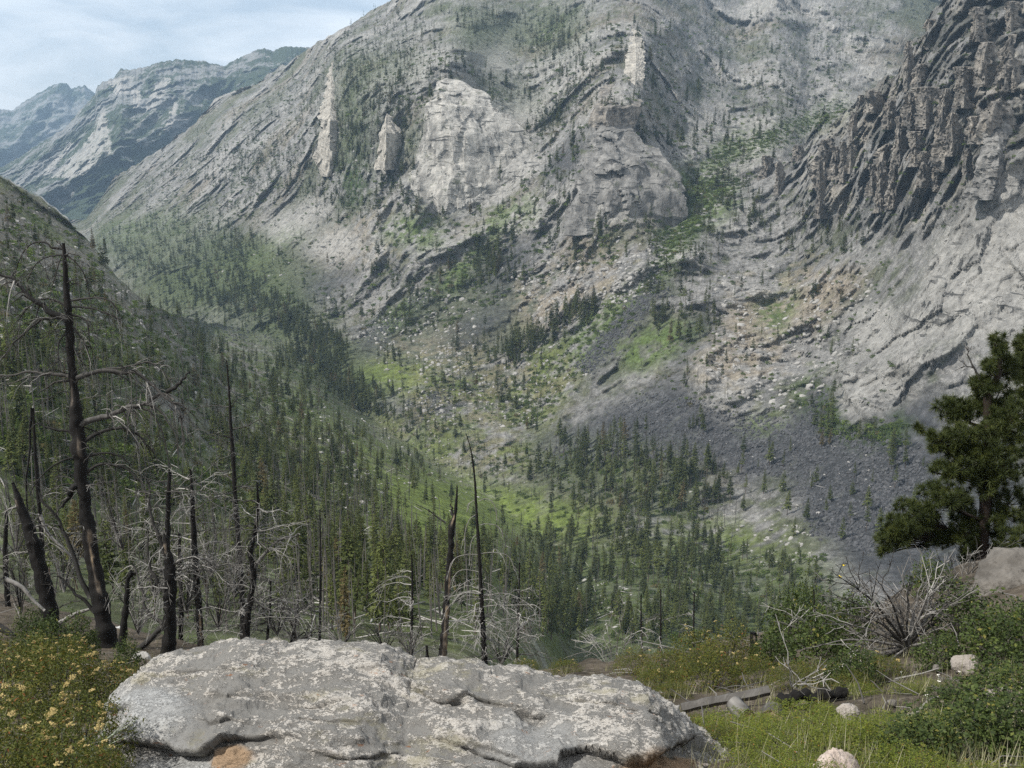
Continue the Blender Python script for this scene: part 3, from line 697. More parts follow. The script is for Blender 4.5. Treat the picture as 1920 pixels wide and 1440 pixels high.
# ------------------------------------------------------------------ granite pinnacles standing off the slope
def rock_column(name, L, d, mat, thick, seed, rough=0.10, label=None, cat=None, group=None, n=64, sides=44):
    """Standing rock from levels (v, left u, crest u, right u); the crest faces us, both flanks run back."""
    L = np.array(L, float); tv = np.linspace(0, 1, n)
    lv = (L[:, 0]-L[0, 0])/(L[-1, 0]-L[0, 0])
    v, ul, uc, ur = (np.interp(tv, lv, L[:, k]) for k in range(4))
    d = d(v) if callable(d) else d+0*v
    w = (ur-ul)*d/FPX
    A = at(ul, v, d+0.45*w*thick); C = at(uc, v, d); B = at(ur, v, d+0.75*w*thick); K = at((ul+ur)/2, v, d+1.25*w*thick)
    cor = np.stack([A, C, B, K], 1); per = sides//4
    ring = []
    for a in range(4):
        for k in range(per):
            ring.append(cor[:, a]*(1-k/per)+cor[:, (a+1) % 4]*(k/per))
    V = np.stack(ring, 1); ctr = V.mean(1, keepdims=True)
    out = V-ctr; out /= np.linalg.norm(out, axis=-1, keepdims=True)+1e-9
    sc = np.median(w)
    f = V*np.array([1, 1, .4])/(sc*.32)+seed
    V = V+out*(fbm(f, 4)[..., None]*sc*rough*2.2+np.floor(noise3(f*.6)*3)[..., None]*sc*rough*.35)
    V = V+out*((cells(V/np.array([.34, .34, .62])/sc+seed)-.5)[..., None]*sc*rough*2.0+(cells(V/np.array([.15, .15, .22])/sc+seed)-.5)[..., None]*sc*rough*.9)
    V[..., 2] += noise3(V/(sc*.2)+seed)*sc*0.04
    top = V[0].mean(0)[None]+np.array([[0, 0, sc*.03]]); nv = n*len(ring)
    j = np.arange(len(ring))
    T = np.stack([np.full(len(ring), nv), j, (j+1) % len(ring)], 1)
    me = raw_mesh(name, np.concatenate([V.reshape(-1, 3), top]), [grid_faces(n, len(ring), True), T], mat, False)
    return tag(link(bpy.data.objects.new(name, me)), label, cat, group)
def dome_depth(tab, off):
    t = np.array([(v, float(np.dot(ground(u, v), (0, CP, -SP)))-o) for u, v, o in tab]); t[:, 1] = np.minimum.accumulate(t[:, 1]); return lambda v: np.interp(v, t[:, 0], t[:, 1])+off
rock_column('granite_fin', [(117,620,623,628),(135,617,623,648),(165,610,621,668),(195,604,620,678),(225,599,619,686),(262,595,618,692),(296,594,617,692),(318,598,616,678),(330,603,614,668)], dome_depth([(622,118,26),(618,165,70),(615,225,90),(613,290,74),(612,318,44),(614,335,0),(614,352,-60)], 0), M['spire'], 1.9, 1.3, 0.055,
   'tall knife-edged granite fin with a narrow sunlit left face, farthest up the valley', 'rock spire', None, 80, 60)
rock_column('granite_fin', [(214,724,725,728),(226,720,724,739),(245,715,724,752),(265,711,724,764),(290,706,723,774),(310,703,721,768),(318,704,722,758)], dome_depth([(725,214,28),(724,250,64),(723,290,58),(721,310,28),(722,338,-50)], 0), M['spire'], 1.8, 4.1, 0.055,
   'small pointed granite fin between the tall fin and the big pale buttress', 'rock spire', None, 60, 56)
rock_column('granite_fin', [(54,1186,1190,1196),(66,1182,1190,1203),(85,1178,1192,1207),(115,1173,1193,1209),(150,1168,1191,1208),(175,1170,1190,1204)], dome_depth([(1190,56,10),(1192,100,40),(1191,150,22),(1190,176,-50)], 0), M['spire'], 1.1, 7.7, 0.06,
   'slender pale granite tower high on the mountain above a dome', 'rock spire', None, 60, 52)
rock_column('granite_prow', [(222,1852,1862,1878),(240,1846,1868,1892),(270,1840,1874,1902),(310,1832,1872,1900),(345,1822,1866,1890),(375,1806,1856,1888)], dome_depth([(1862,222,12),(1872,280,16),(1868,330,10),(1856,385,-4),(1842,425,-14)], 0), M['dome_grey'], .8, 2.9, 0.09,
   'grey granite prow rising at the head of the great cracked slab', 'rock spire')
rock_column('granite_buttress', [(153,822,836,850),(166,812,834,886),(185,806,834,917),(210,803,838,947),(245,799,846,987),(280,791,852,1014),(315,781,852,1024),(345,768,846,1014),(372,760,842,985),(398,770,848,946),(412,782,850,930)],
   dome_depth([(836,153,12),(838,200,28),(846,250,36),(852,300,34),(846,345,22),(842,375,10),(850,400,0),(850,425,-12)], 0), M['dome'], .30, 5.5, 0.045, 'great pale granite buttress with a fluted left edge, centre of the mountain wall', 'rock dome', None, 130, 130)
rock_column('granite_dome', [(222,1106,1124,1146),(245,1101,1140,1190),(275,1094,1146,1232),(315,1084,1150,1264),(360,1073,1150,1284),(405,1061,1140,1280),(428,1052,1130,1262),(442,1050,1125,1240)],
   dome_depth([(1124,222,8),(1140,270,20),(1150,315,24),(1150,360,18),(1140,405,6),(1120,440,-6)], 0), M['dome_grey'], .34, 9.2, 0.055, 'rounded grey granite dome right of the great pale buttress', 'rock dome', None, 120, 120)
rock_column('granite_dome', [(160,1128,1150,1176),(176,1124,1150,1198),(200,1112,1140,1202),(226,1106,1136,1196),(240,1110,1140,1190)], dome_depth([(1150,160,10),(1145,200,22),(1140,240,0)], 0), M['crag'], .5, 3.2, 0.06, 'small dark-faced knob on top of the rounded grey dome', 'rock dome', None, 60, 60)
PIN_SKIP = (8, 13, 31, 36)
PIN = [(1553,240,345,30),(1585,232,335,24),(1600,205,300,22),(1660,236,335,30),(1690,210,305,32),(1705,74,165,24),(1726,104,155,22),(1748,14,85,36),(1790,36,115,44),(1745,150,235,38),(1772,158,235,32),(1815,112,195,46),
 (1830,198,262,26),(1887,140,188,16),(1905,125,165,18),(1792,205,285,28),(1765,205,265,22),(1720,226,305,28),(1780,250,315,36),(1850,52,155,42),(1892,56,165,42),(1870,176,262,52),(1655,282,392,26),(1540,288,402,22),
 (1640,152,205,26),(1612,176,220,20),(1670,170,235,30),(1716,160,235,30),(1735,276,345,28),(1680,288,385,32),(1570,262,330,18),(1625,250,330,24),(1705,262,340,24),(1640,300,360,20),(1815,262,320,22),(1760,300,352,24),(1905,205,255,30),(1835,5,70,30),(1900,0,60,34),(1598,262,318,16),
 (1440,272,330,24),(1462,300,360,20),(1500,262,300,16)]
def crag_place(u, v):
    col_ = 'left end' if u < 1600 else 'middle' if u < 1720 else 'right half' if u < 1830 else 'far right'
    row = 'top row' if v < 130 else 'second row' if v < 215 else 'third row' if v < 255 else 'lowest row'
    return row, col_
for i, (u, v0, v1, w) in enumerate(PIN):
    if i in PIN_SKIP: continue
    dd = float(np.dot(ground(u, v1-6), (0, CP, -SP)))-15
    k = rng.uniform(-.35, .35); tp_ = rng.uniform(.25, .75); sh_ = rng.uniform(0, .35)
    if i % 3 == 0: w *= 1.5
    v0 = v0+(v1-v0)*sh_
    a = w/2; m1 = rng.uniform(.25, .5); m2 = rng.uniform(.5, .7)
    row, col_ = crag_place(u, v0)
    size = ('broad' if w > 38 else 'narrow' if w < 26 else 'mid-sized')+(' tall' if v1-v0 > 70 else ' short')
    rock_column('rock_pinnacle', [(v0,u-a*tp_+k*a,u-a*.1+k*a,u+a*tp_*.8+k*a),(v0+(v1-v0)*.1,u-a*(tp_+.15)+k*a,u-a*.2+k*a,u+a*(tp_+.1)+k*a*.5),(v0+(v1-v0)*m1,u-a*.85,u-a*.25+k*a*.4,u+a*.7),(v0+(v1-v0)*m2,u-a*.95,u-a*.3,u+a*.9),(v1+8,u-a*1.25,u-a*.3,u+a*1.2)], dd, M['crag'], 1.25, i*3.7, rng.uniform(.13, .2),
        '%s dark pinnacle in the %s of the crags, %s' % (size, row, col_) if i < 40 else 'low dark outcrop beside the green chute below the crags', 'rock pinnacle',
        '%s pinnacles, %s %s' % (size, row, col_) if i < 40 else 'outcrops by the green chute', 34, 36)

# ------------------------------------------------------------------ tree, snag, bush and rock patterns
PROTO = {}
def proto_col(name):
    c = bpy.data.collections.new(name); return c
def make_conifer(seed, wide=0.17, n=150, base=0.2, far=False):
    """Conifer of height 1: returns (trunk mesh, crown mesh)."""
    r = np.random.default_rng(seed)
    t = MB(); z = np.linspace(-0.03, 1, 9)
    bend = 0.012*np.sin(z*3+seed)
    t.tube(np.stack([bend, bend*.6, z], 1), np.interp(z, [0, 1], [0.0125, 0.002]), 6, r.uniform(.3, .7))
    hh = base+(1-base)*r.uniform(0, 1, n)**0.85
    gap = (noise3(np.stack([hh*6, np.full(n, seed*1.7), np.zeros(n)], -1)) > -0.45)
    hh = hh[gap]; n = len(hh)
    rel = (hh-base)/(1-base)
    L = wide*(np.clip(1.06-rel, 0, 1)**0.75)*np.clip(rel*5+.45, 0, 1)*r.uniform(.55, 1.12, n)+0.012
    az = r.uniform(0, 2*np.pi, n); dr = np.interp(rel, [0, 1], [-.35, .5])+r.normal(0, .18, n)
    V = []; Q = []; k = 0
    for i in range(n):
        e = np.array([math.cos(az[i]), math.sin(az[i]), dr[i]]); e /= np.linalg.norm(e)
        sd = np.array([-math.sin(az[i]), math.cos(az[i]), 0]); up = np.cross(e, sd)
        o = np.array([0.012*math.sin(hh[i]*3+seed)]*2+[hh[i]])
        for b in range(4 if not far else 2):
            s0 = r.uniform(0.02, .65); s1 = min(1.1, s0+(r.uniform(.28, .5) if not far else .6)); roll = r.uniform(-1, 1)
            sd2 = sd*math.cos(roll)+up*math.sin(roll); wd = L[i]*(r.uniform(.09, .17) if not far else r.uniform(.16, .3))
            sw = r.uniform(-.3, .3)*L[i]
            a = o+e*L[i]*s0; c = o+e*L[i]*s1+sd*sw-np.array([0, 0, L[i]*.12]); mid = (a*.55+c*.45)
            V += [a, mid+sd2*wd, c, mid-sd2*wd]; Q.append([k, k+1, k+2, k+3]); k += 4
    # leader
    V += [[0, 0, .93], [.012, .004, .97], [0, 0, 1.02], [-.012, .002, .97]]; Q.append([k, k+1, k+2, k+3])
    return t.mesh('conifer_trunk', M['bark']), raw_mesh('conifer_crown', np.array(V), np.array(Q), M['conifer_far' if far else 'conifer'], False)
def make_snag(seed, n=22, droop=0.3, top=1.0):
    r = np.random.default_rng(seed); b = MB(); z = np.linspace(-.02, top, 10)
    sx = .02*np.sin(z*2+seed)
    ln = np.stack([sx+z*r.uniform(-.05, .05), .015*np.cos(z*2.6+seed), z], 1)
    tone = r.uniform(.05, .75)
    b.tube(ln, np.interp(z, [0, 1], [.0125, .003]), 6, tone)
    for i in range(n):
        h = r.uniform(.2, .97)*top; p0 = np.array([np.interp(h, z, ln[:, c]) for c in range(3)])
        L = r.uniform(.03, .13)*(1.15-h/top); a = r.uniform(0, 6.28)
        e = np.array([math.cos(a), math.sin(a), 0])
        b.tube([p0, p0+e*L*.6+[0, 0, L*.12], p0+e*L+[0, 0, -L*droop*r.uniform(0, 2)]], [.0028, .002, .0008], 3, tone+r.uniform(0, .4), 0, False)
    return b.mesh('burnt_snag', M['snag_grey'])
def make_bush(seed, n=120, mat='bush'):
    r = np.random.default_rng(seed); V = []; Q = []
    c = r.normal(0, 1, (n, 3)); c /= np.linalg.norm(c, axis=1)[:, None]; c *= r.uniform(.35, 1, n)[:, None]**.6
    c *= (1+.35*noise3(c*1.6+seed))[:, None]; c[:, 2] = np.abs(c[:, 2])*.8
    for i in range(n):
        a = r.normal(size=3); a /= np.linalg.norm(a); d = np.cross(a, r.normal(size=3)); d /= np.linalg.norm(d)
        s = r.uniform(.10, .22); p = c[i]; k = len(V)
        V += [p-a*s, p+d*s*.7, p+a*s, p-d*s*.7]; Q.append([k, k+1, k+2, k+3])
    return raw_mesh('bush', np.array(V), np.array(Q), M[mat], False)
def make_rock(seed, mat, sub=2):
    import bmesh
    bm = bmesh.new(); bmesh.ops.create_icosphere(bm, subdivisions=sub, radius=1)
    V = np.array([v.co for v in bm.verts]); F = np.array([[l.vert.index for l in f.loops] for f in bm.faces]); bm.free()
    r = np.random.default_rng(seed); S = r.uniform(.6, 1.25, 3); S[2] *= .75
    V = V*(1+.32*noise3(V*.9+seed)+.16*noise3(V*2.3+seed))[:, None]*S
    for _ in range(5):                                  # broken flat faces
        nrm = r.normal(size=3); nrm /= np.linalg.norm(nrm); lim = r.uniform(.55, .8)
        h = V@nrm; V = V-np.clip(h-lim, 0, None)[:, None]*nrm*.85
    return raw_mesh('boulder', V, F, mat, False)
def make_log(seed):
    r = np.random.default_rng(seed); b = MB(); x = np.linspace(-.5, .5, 7)
    b.tube(np.stack([x, .012*np.sin(x*5+seed), .012+0*x], 1), np.interp(x, [-.5, .5], [.016, .006]), 5, r.uniform(.55, 1))
    for _ in range(4):
        h = r.uniform(-.2, .45); a = r.uniform(0, 3.1)
        b.tube([[h, 0, .012], [h+.05, .07*math.cos(a), .012+.07*math.sin(a)]], [.003, .001], 3, .6, 0, False)
    return b.mesh('fallen_log', M['silver'])
CON = [make_conifer(20+i, w, n, b) for i, (w, n, b) in enumerate([(.13, 120, .35), (.22, 210, .08), (.11, 200, .15), (.19, 130, .42),(.17, 300, .16), (.14, 280, .10), (.20, 320, .22), (.15, 240, .30), (.18, 280, .12)])]
CON_FAR = [make_conifer(60+i, w, 60, b, True) for i, (w, b) in enumerate([(.19, .10), (.16, .14), (.22, .08)])]
SNAG = [make_snag(100+i, n, d, 1.0) for i, (n, d) in enumerate([(14, .3), (24, .8), (6, .2), (30, .5), (3, 0)])]
BUSH = [make_bush(140+i) for i in range(3)]
ROCK = [make_rock(160+i, M['boulder'], 1 if i else 2) for i in range(4)]
TROCK = [make_rock(180+i, M['talus_rock'], 1) for i in range(3)]
LOG = [make_log(200+i) for i in range(3)]

# ------------------------------------------------------------------ scatter over the terrain
def scatter_pts(polys):
    """polys: (outline, how many, low size, high size in metres)."""
    out = []
    for poly, n, lo, hi in polys:
        q = np.array(poly, float); a, b = q.min(0), q.max(0)
        got = np.zeros((0, 2))
        while len(got) < n:
            w = rng.uniform(a, b, (n*3, 2)); w = w[in_poly(poly, w[:, 0], w[:, 1])]
            # loose clumping
            keep = noise3(np.stack([w[:, 0]/38, w[:, 1]/24, w[:, 0]*0+n], -1))+rng.uniform(-.75, .9, len(w)) > -.1
            got = np.concatenate([got, w[keep]])
        got = got[:n]
        got = got+rng.normal(0, 1, got.shape)*np.array([9, 5])
        mk = reg_at('meadow', got[:, 0], got[:, 1])*.92+reg_at('slab', got[:, 0], got[:, 1])*.9
        got = got[rng.uniform(0, 1, len(got)) > mk]; n = len(got)
        out.append(np.concatenate([got, (lo+(hi-lo)*rng.uniform(0, 1, (n, 1))**1.4)], 1))
    return np.concatenate(out)
LAND = [(110, 'behind the leaning black snag'), (250, 'behind the tallest charred tree'), (400, 'behind the orange-scarred forked trunk'), (475, 'behind the tall straight dark snag'), (560, 'behind the bent dark snag'), (640, 'behind the single thin black pole'),
 (740, 'right of the single thin black pole'), (800, 'behind the short crooked pole'), (868, 'behind the splintered snag'), (940, 'behind the tall hooped snag'), (1040, 'just right of the tall hooped snag'), (1180, 'above the right end of the great boulder'), (1320, 'behind the row of thin black poles'), (1480, 'above the rotten stump'), (9999, 'between the stump and the pine')]
def zone(u, v):
    land = next(t for b, t in LAND if u < b)
    if v > 1120: return 'on the near slope '+land
    if v > 1060: return 'halfway down the slope '+land
    if v > 985: return 'lower down the slope '+land
    if v > 880:
        if u < 620: return 'low on the left hillside '+land
        if u < 740: return 'in the open wood well left of the bright meadow'
        if u < 900: return 'in the open wood beside the left tip of the bright meadow'
        if u < 1180: return 'round the edge of the bright green meadow'
        return 'at the toe of the dark talus fan'
    if v > 780:
        if u < 420: return 'on the left hillside among grey snags'
        if u < 1000: return 'in the mixed wood on the lower left hillside'
        return 'in the dark grove above the bright meadow'
    if v > 640:
        if u < 500: return 'on the upper left hillside'
        if u < 760: return 'in the dense dark grove filling the valley bend'
        if u < 1120: return 'on the boulder-strewn green flat in mid valley'
        return 'on the rocky lower slope of the right wall'
    if u < 420: return 'far up the valley'
    if u < 900: return 'on the benches under the pale buttress'
    if u < 1240: return 'on the dome slopes in the middle of the mountain'
    return 'on the ledges of the right wall'
def gn_scatter(name, meshes, P, scl, rot, idx, label, cat=None):
    col = bpy.data.collections.new(name+'_kinds')
    for i, ms in enumerate(meshes):
        ms = ms if isinstance(ms, tuple) else (ms,)
        if len(ms) == 2:                                # trunk and crown joined into one pattern
            a, b = ms; va = np.array([v.co for v in a.vertices]); vb = np.array([v.co for v in b.vertices])
            fa = [list(p.vertices) for p in a.polygons]; fb = [[j+len(va) for j in p.vertices] for p in b.polygons]
            me = bpy.data.meshes.new(name+'_kind'); me.from_pydata(np.concatenate([va, vb]).tolist(), [], fa+fb)
            me.materials.append(a.materials[0]); me.materials.append(b.materials[0])
            me.polygons.foreach_set('material_index', [0]*len(fa)+[1]*len(fb)); me.update()
            t = me.attributes.new('tone', 'FLOAT', 'POINT'); t.data.foreach_set('value', np.full(len(va)+len(vb), .5, np.float32))
        else: me = ms[0]
        o = bpy.data.objects.new('%s_kind_%s' % (name, 'abcdefghijklmnopq'[i]), me); col.objects.link(o)
    me = raw_mesh(name, P, [np.zeros((0, 3), np.int32)] if False else np.zeros((0, 3), np.int32), [], True) if False else bpy.data.meshes.new(name)
    me.vertices.add(len(P)); me.vertices.foreach_set('co', np.asarray(P, np.float32).ravel())
    for nm, arr in (('scl', scl), ('rot', rot)):
        at_ = me.attributes.new(nm, 'FLOAT_VECTOR', 'POINT'); at_.data.foreach_set('vector', np.asarray(arr, np.float32).ravel())
    at_ = me.attributes.new('kind_index', 'INT', 'POINT'); at_.data.foreach_set('value', np.asarray(idx, np.int32))
    o = link(bpy.data.objects.new(name, me))
    g = bpy.data.node_groups.new(name+'_scatter', 'GeometryNodeTree')
    g.interface.new_socket('Geometry', in_out='INPUT', socket_type='NodeSocketGeometry'); g.interface.new_socket('Geometry', in_out='OUTPUT', socket_type='NodeSocketGeometry')
    N = g.nodes.new; gi = N('NodeGroupInput'); go = N('NodeGroupOutput')
    ci = N('GeometryNodeCollectionInfo'); ci.inputs['Collection'].default_value = col; ci.inputs['Separate Children'].default_value = True; ci.inputs['Reset Children'].default_value = True
    mp = N('GeometryNodeMeshToPoints'); ip = N('GeometryNodeInstanceOnPoints'); ip.inputs['Pick Instance'].default_value = True
    def na(nm, t):
        a = N('GeometryNodeInputNamedAttribute'); a.data_type = t; a.inputs[0].default_value = nm; return a.outputs[0]
    L = g.links.new
    L(gi.outputs[0], mp.inputs['Mesh']); L(mp.outputs[0], ip.inputs['Points']); L(ci.outputs[0], ip.inputs['Instance'])
    L(na('kind_index', 'INT'), ip.inputs['Instance Index']); L(na('scl', 'FLOAT_VECTOR'), ip.inputs['Scale'])
    er = N('FunctionNodeEulerToRotation'); L(na('rot', 'FLOAT_VECTOR'), er.inputs[0]); L(er.outputs[0], ip.inputs['Rotation'])
    L(ip.outputs[0], go.inputs[0])
    md = o.modifiers.new('scatter', 'NODES'); md.node_group = g
    return tag(o, label, cat, None, 'stuff')
def plant(kind, protos, S, n_single, label, cat, stuff_name, stuff_label, lie=False, tilt=0.04, far_protos=None, far_px=20, parts=None, sink=0.02, squash=(0.85, 1.2), max_px=1e9):
    """S rows: u, v, size. The largest in the picture become things of their own, the rest one scattered mass."""
    P = ground(S[:, 0], S[:, 1]); dep = P@np.array([0, CP, -SP]); px = S[:, 2]/dep
    S[:, 2] = np.minimum(S[:, 2], max_px*rng.uniform(.55, 1, len(S))*dep/FPX); px = S[:, 2]/dep
    order = np.argsort(-px)
    n = len(S)
    h = S[:, 2]; wd = h*rng.uniform(*squash, n)
    rot = np.stack([rng.normal(0, tilt, n), rng.normal(0, tilt, n), rng.uniform(0, 6.28, n)], 1)
    if lie: rot[:, 1] = rng.normal(0, .25, n)
    P[:, 2] -= sink*h
    pick = rng.integers(0, len(protos), n)
    for k in order[:n_single]:
        z = zone(S[k, 0], S[k, 1]); ms = protos[pick[k]]
        lab = label(k, z)
        grp = lab.replace(' green conifer', ' conifers').replace(' trunk', ' trunks').replace(' block', ' blocks').replace(' bush', ' bushes')
        if parts:
            o = empty(kind, P[k]); tag(o, lab, cat, grp)
            for nm, me in zip(parts, ms): link(bpy.data.objects.new(nm, me), o)
        else:
            o = link(bpy.data.objects.new(kind, ms)); o.location = P[k]; tag(o, lab, cat, grp)
        o.rotation_euler = rot[k]; o.scale = (wd[k], wd[k], h[k])
    rest = order[n_single:]
    if not len(rest): return
    fp = far_protos or protos
    if far_protos:
        near = px[rest]*FPX > far_px
        idx = np.where(near, pick[rest], len(protos)+rng.integers(0, len(fp), len(rest))); allp = list(protos)+list(fp)
    else: idx = pick[rest]; allp = list(protos)
    gn_scatter(stuff_name, allp, P[rest], np.stack([wd[rest], wd[rest], h[rest]], 1), rot[rest], idx, stuff_label)

CONIFERS = [([(290,575),(450,605),(590,672),(670,770),(520,780),(360,670)], 190, 8, 17),([(0,350),(120,425),(215,535),(330,615),(500,680),(600,760),(300,740),(0,680)], 160, 5, 12),([(640,180),(1100,40),(1650,60),(1450,260),(1250,330),(1000,330),(760,420),(560,420)], 420, 13, 24),
 ([(520,645),(600,640),(725,760),(745,800),(650,765),(545,700)], 210, 12, 24), ([(200,470),(260,510),(420,580),(640,662),(640,625),(500,560),(460,480),(500,450),(330,410),(260,420),(165,430)], 800, 10, 22),
 ([(430,770),(900,800),(1000,900),(1000,1040),(940,1120),(560,1120),(430,1000)], 520, 6, 13),([(990,1000),(1080,980),(1110,1200),(1000,1210),(960,1100)], 110, 8, 16), ([(560,1040),(920,1040),(1000,1180),(900,1215),(570,1190)], 70, 8, 16),
 ([(1000,852),(1120,832),(1300,862),(1335,922),(1300,975),(1080,955),(1000,905)], 75, 12, 26),([(960,840),(1180,800),(1360,880),(1370,960),(1200,1000),(980,930)], 120, 9, 20), ([(1150,1050),(1500,1040),(1570,1130),(1490,1195),(1200,1205),(1050,1120)], 180, 7, 14),([(1060,1120),(1300,1130),(1500,1190),(1400,1230),(1060,1220)], 90, 7, 13),([(170,450),(215,508),(285,562),(370,594),(450,606),(530,632),(590,672),(640,726),(650,650),(500,560),(400,540),(260,470)], 420, 9, 20),([(0,960),(420,960),(560,1080),(560,1190),(300,1170),(0,1090)], 90, 5, 10),
 ([(930,662),(1110,562),(1112,594),(940,688)], 90, 14, 24), ([(1270,350),(1420,330),(1430,440),(1280,470)], 60, 10, 22), ([(1200,470),(1330,480),(1330,640),(1210,640)], 60, 10, 22),
 ([(820,20),(1110,20),(1060,110),(900,80)], 330, 10, 20), ([(640,150),(770,150),(760,320),(650,300)], 140, 9, 18), ([(940,268),(1060,195),(1080,205),(1010,275)], 70, 10, 22), ([(880,540),(890,460),(960,440),(940,530)], 45, 12, 22),
 ([(360,690),(700,820),(900,920),(900,1010),(420,900)], 330, 6, 13), ([(1000,940),(1200,990),(1360,1000),(1340,1100),(1050,1090)], 120, 9, 20), ([(700,650),(1090,600),(1010,800),(760,800)], 170, 8, 18),
 ([(600,90),(1700,0),(1500,270),(1200,470),(760,640),(450,560),(300,420)], 1700, 8, 19),([(600,90),(1100,0),(1150,180),(1000,300),(760,330),(600,330)], 500, 7, 16), ([(1300,480),(1560,480),(1680,640),(1560,760),(1300,760),(1180,640)], 70, 7, 16), ([(1300,780),(1740,840),(1700,1020),(1330,1000)], 40, 8, 18),
 ([(1400,360),(1650,420),(1680,470),(1450,480)], 75, 8, 18), ([(1560,0),(1900,0),(1900,330),(1560,320)], 110, 5, 11), ([(1860,335),(1915,335),(1915,372),(1860,372)], 10, 8, 15),
 ([(700,20),(600,100),(450,260),(300,330),(600,380),(760,160),(820,40)], 900, 9, 20), ([(180,440),(300,300),(470,190),(540,330),(430,430)], 280, 9, 20), ([(0,640),(380,700),(420,1000),(0,900)], 190, 5, 11), ([(1520,800),(1560,740),(1560,860),(1530,870)], 9, 12, 20), ([(1640,830),(1700,820),(1690,920)], 7, 10, 18), ([(1300,780),(1330,770),(1325,820),(1300,820)], 6, 10, 18)]
SNAGS = [([(290,575),(450,605),(590,672),(670,770),(520,780),(360,670)], 150, 8, 15),([(0,940),(420,980),(600,1060),(640,1200),(350,1180),(180,1150),(0,1105)], 170, 5, 10),([(430,800),(1000,900),(980,1100),(560,1100)], 240, 8, 16),
 ([(0,400),(200,540),(420,640),(640,760),(860,930),(700,1000),(420,880),(0,760)], 620, 7, 17), ([(0,760),(420,900),(640,1000),(600,1150),(300,1100),(0,1000)], 200, 7, 14), ([(560,1000),(1010,1000),(1060,1190),(560,1205)], 150, 9, 17),
 ([(740,660),(1090,600),(1020,800),(760,830),(700,740)], 330, 7, 17), ([(740,800),(1000,830),(1300,960),(1160,1040),(900,1000)], 240, 8, 18), ([(1000,830),(1340,850),(1400,1000),(1100,960)], 150, 9, 20), ([(1030,1000),(1560,1040),(1560,1180),(1050,1180)], 150, 7, 16),
 ([(1260,350),(1420,280),(1420,430),(1290,440)], 120, 8, 18), ([(1300,330),(1560,200),(1560,240),(1400,300)], 90, 8, 16), ([(1180,540),(1400,500),(1400,760),(1180,720)], 60, 7, 15)]
con = scatter_pts(CONIFERS); con = con[con[:, 1] < 1215]
plant('conifer', CON, con, 300, lambda k, z: ('tall' if con[k, 2] > 15 else 'young' if con[k, 2] < 11 else 'medium')+' green conifer '+z, 'conifer', 'distant_conifers', 'small distant conifers dotted over the mountainsides and valley', False, .035, CON_FAR, 22, ('trunk', 'crown'), .02, (.85, 1.2), 165)
sng = scatter_pts(SNAGS)
plant('dead_snag', SNAG, sng, 300, lambda k, z: ('tall' if sng[k, 2] > 10 else 'short')+' bare fire-killed trunk '+z, 'dead tree', 'distant_dead_trunks', 'distant bare fire-killed trunks over the valley slopes', False, .05, None, 0, None, .02, (.7, 1.1), 190)
BUSHES = [([(290,575),(450,605),(590,672),(670,770),(520,780),(360,670)], 320, .9, 2.6),([(0,345),(120,420),(215,530),(330,610),(420,690),(0,690)], 700, .8, 2.4),([(1090,600),(1240,512),(1290,480),(1240,540),(1085,700),(1020,800),(930,790)], 330, 1, 3), ([(1250,345),(1390,335),(1300,440),(1230,520),(1240,440)], 800, 1.2, 3.4), ([(0,560),(240,600),(420,690),(700,830),(700,1000),(0,900)], 1200, .6, 2.2),
 ([(890,920),(1010,930),(1160,990),(1100,1010),(930,990)], 260, .8, 2.2), ([(740,800),(1000,830),(1010,1000),(700,1000)], 420, .7, 2.2), ([(1000,840),(1330,860),(1340,980),(1060,960)], 320, .9, 2.6), ([(1040,1000),(1560,1040),(1560,1200),(1050,1200)], 500, .8, 2.2),
 ([(850,500),(1010,370),(1010,395),(860,545),(800,562)], 200, .9, 2.4), ([(1540,725),(1600,812),(1690,790),(1690,830),(1545,820)], 150, 1, 3), ([(1360,270),(1600,188),(1560,224),(1310,330)], 600, 1.2, 3), ([(600,90),(1700,0),(1500,270),(1200,470),(760,640),(450,560),(300,420)], 2600, 1.2, 4), ([(1300,480),(1680,460),(1680,800),(1180,760)], 420, .7, 2.3), ([(1500,60),(1900,0),(1900,420),(1450,430)], 420, .8, 2.6), ([(180,440),(300,300),(470,190),(540,330),(430,430)], 350, 1.2, 4), ([(680,700),(900,650),(1040,640),(1000,800),(760,800)], 380, .7, 2.2)]
bsh = scatter_pts(BUSHES)
plant('bush', BUSH, bsh, 150, lambda k, z: 'low rounded green bush '+z, 'bush', 'distant_scrub', 'low green scrub growing in patches over the slopes', False, .1, None, 0, None, .05, (.9, 1.5))
BOULD = [([(0,345),(120,420),(215,530),(330,610),(0,650)], 90, .4, 1.8),([(690,690),(900,648),(1050,640),(1090,700),(1020,800),(800,800)], 520, .4, 2.2), ([(700,640),(900,640),(880,690),(700,690)], 150, .6, 2.6), ([(1330,520),(1640,520),(1660,620),(1480,780),(1330,740)], 500, .4, 2.6), ([(950,500),(1240,480),(1200,560),(1000,630)], 420, .6, 3),
 ([(1250,830),(1560,820),(1720,900),(1640,1030),(1300,960)], 60, .25, 1.0), ([(0,400),(215,515),(420,640),(640,760),(500,760),(0,700)], 220, .3, 1.2), ([(560,740),(1000,860),(1000,1000),(640,960)], 420, .3, 1.5), ([(1000,1060),(1180,1100),(1200,1190),(1060,1180)], 130, .25, 1.0), ([(1380,960),(1520,940),(1520,1060),(1400,1060)], 90, .3, 1.4),
 ([(600,90),(1700,0),(1500,270),(1200,470),(760,640),(450,560),(300,420)], 700, .8, 3.0), ([(1140,480),(1240,440),(1240,540),(1100,600)], 150, .6, 2.6), ([(640,640),(790,540),(900,560),(880,640)], 200, .6, 2.4)]
bld = scatter_pts(BOULD)
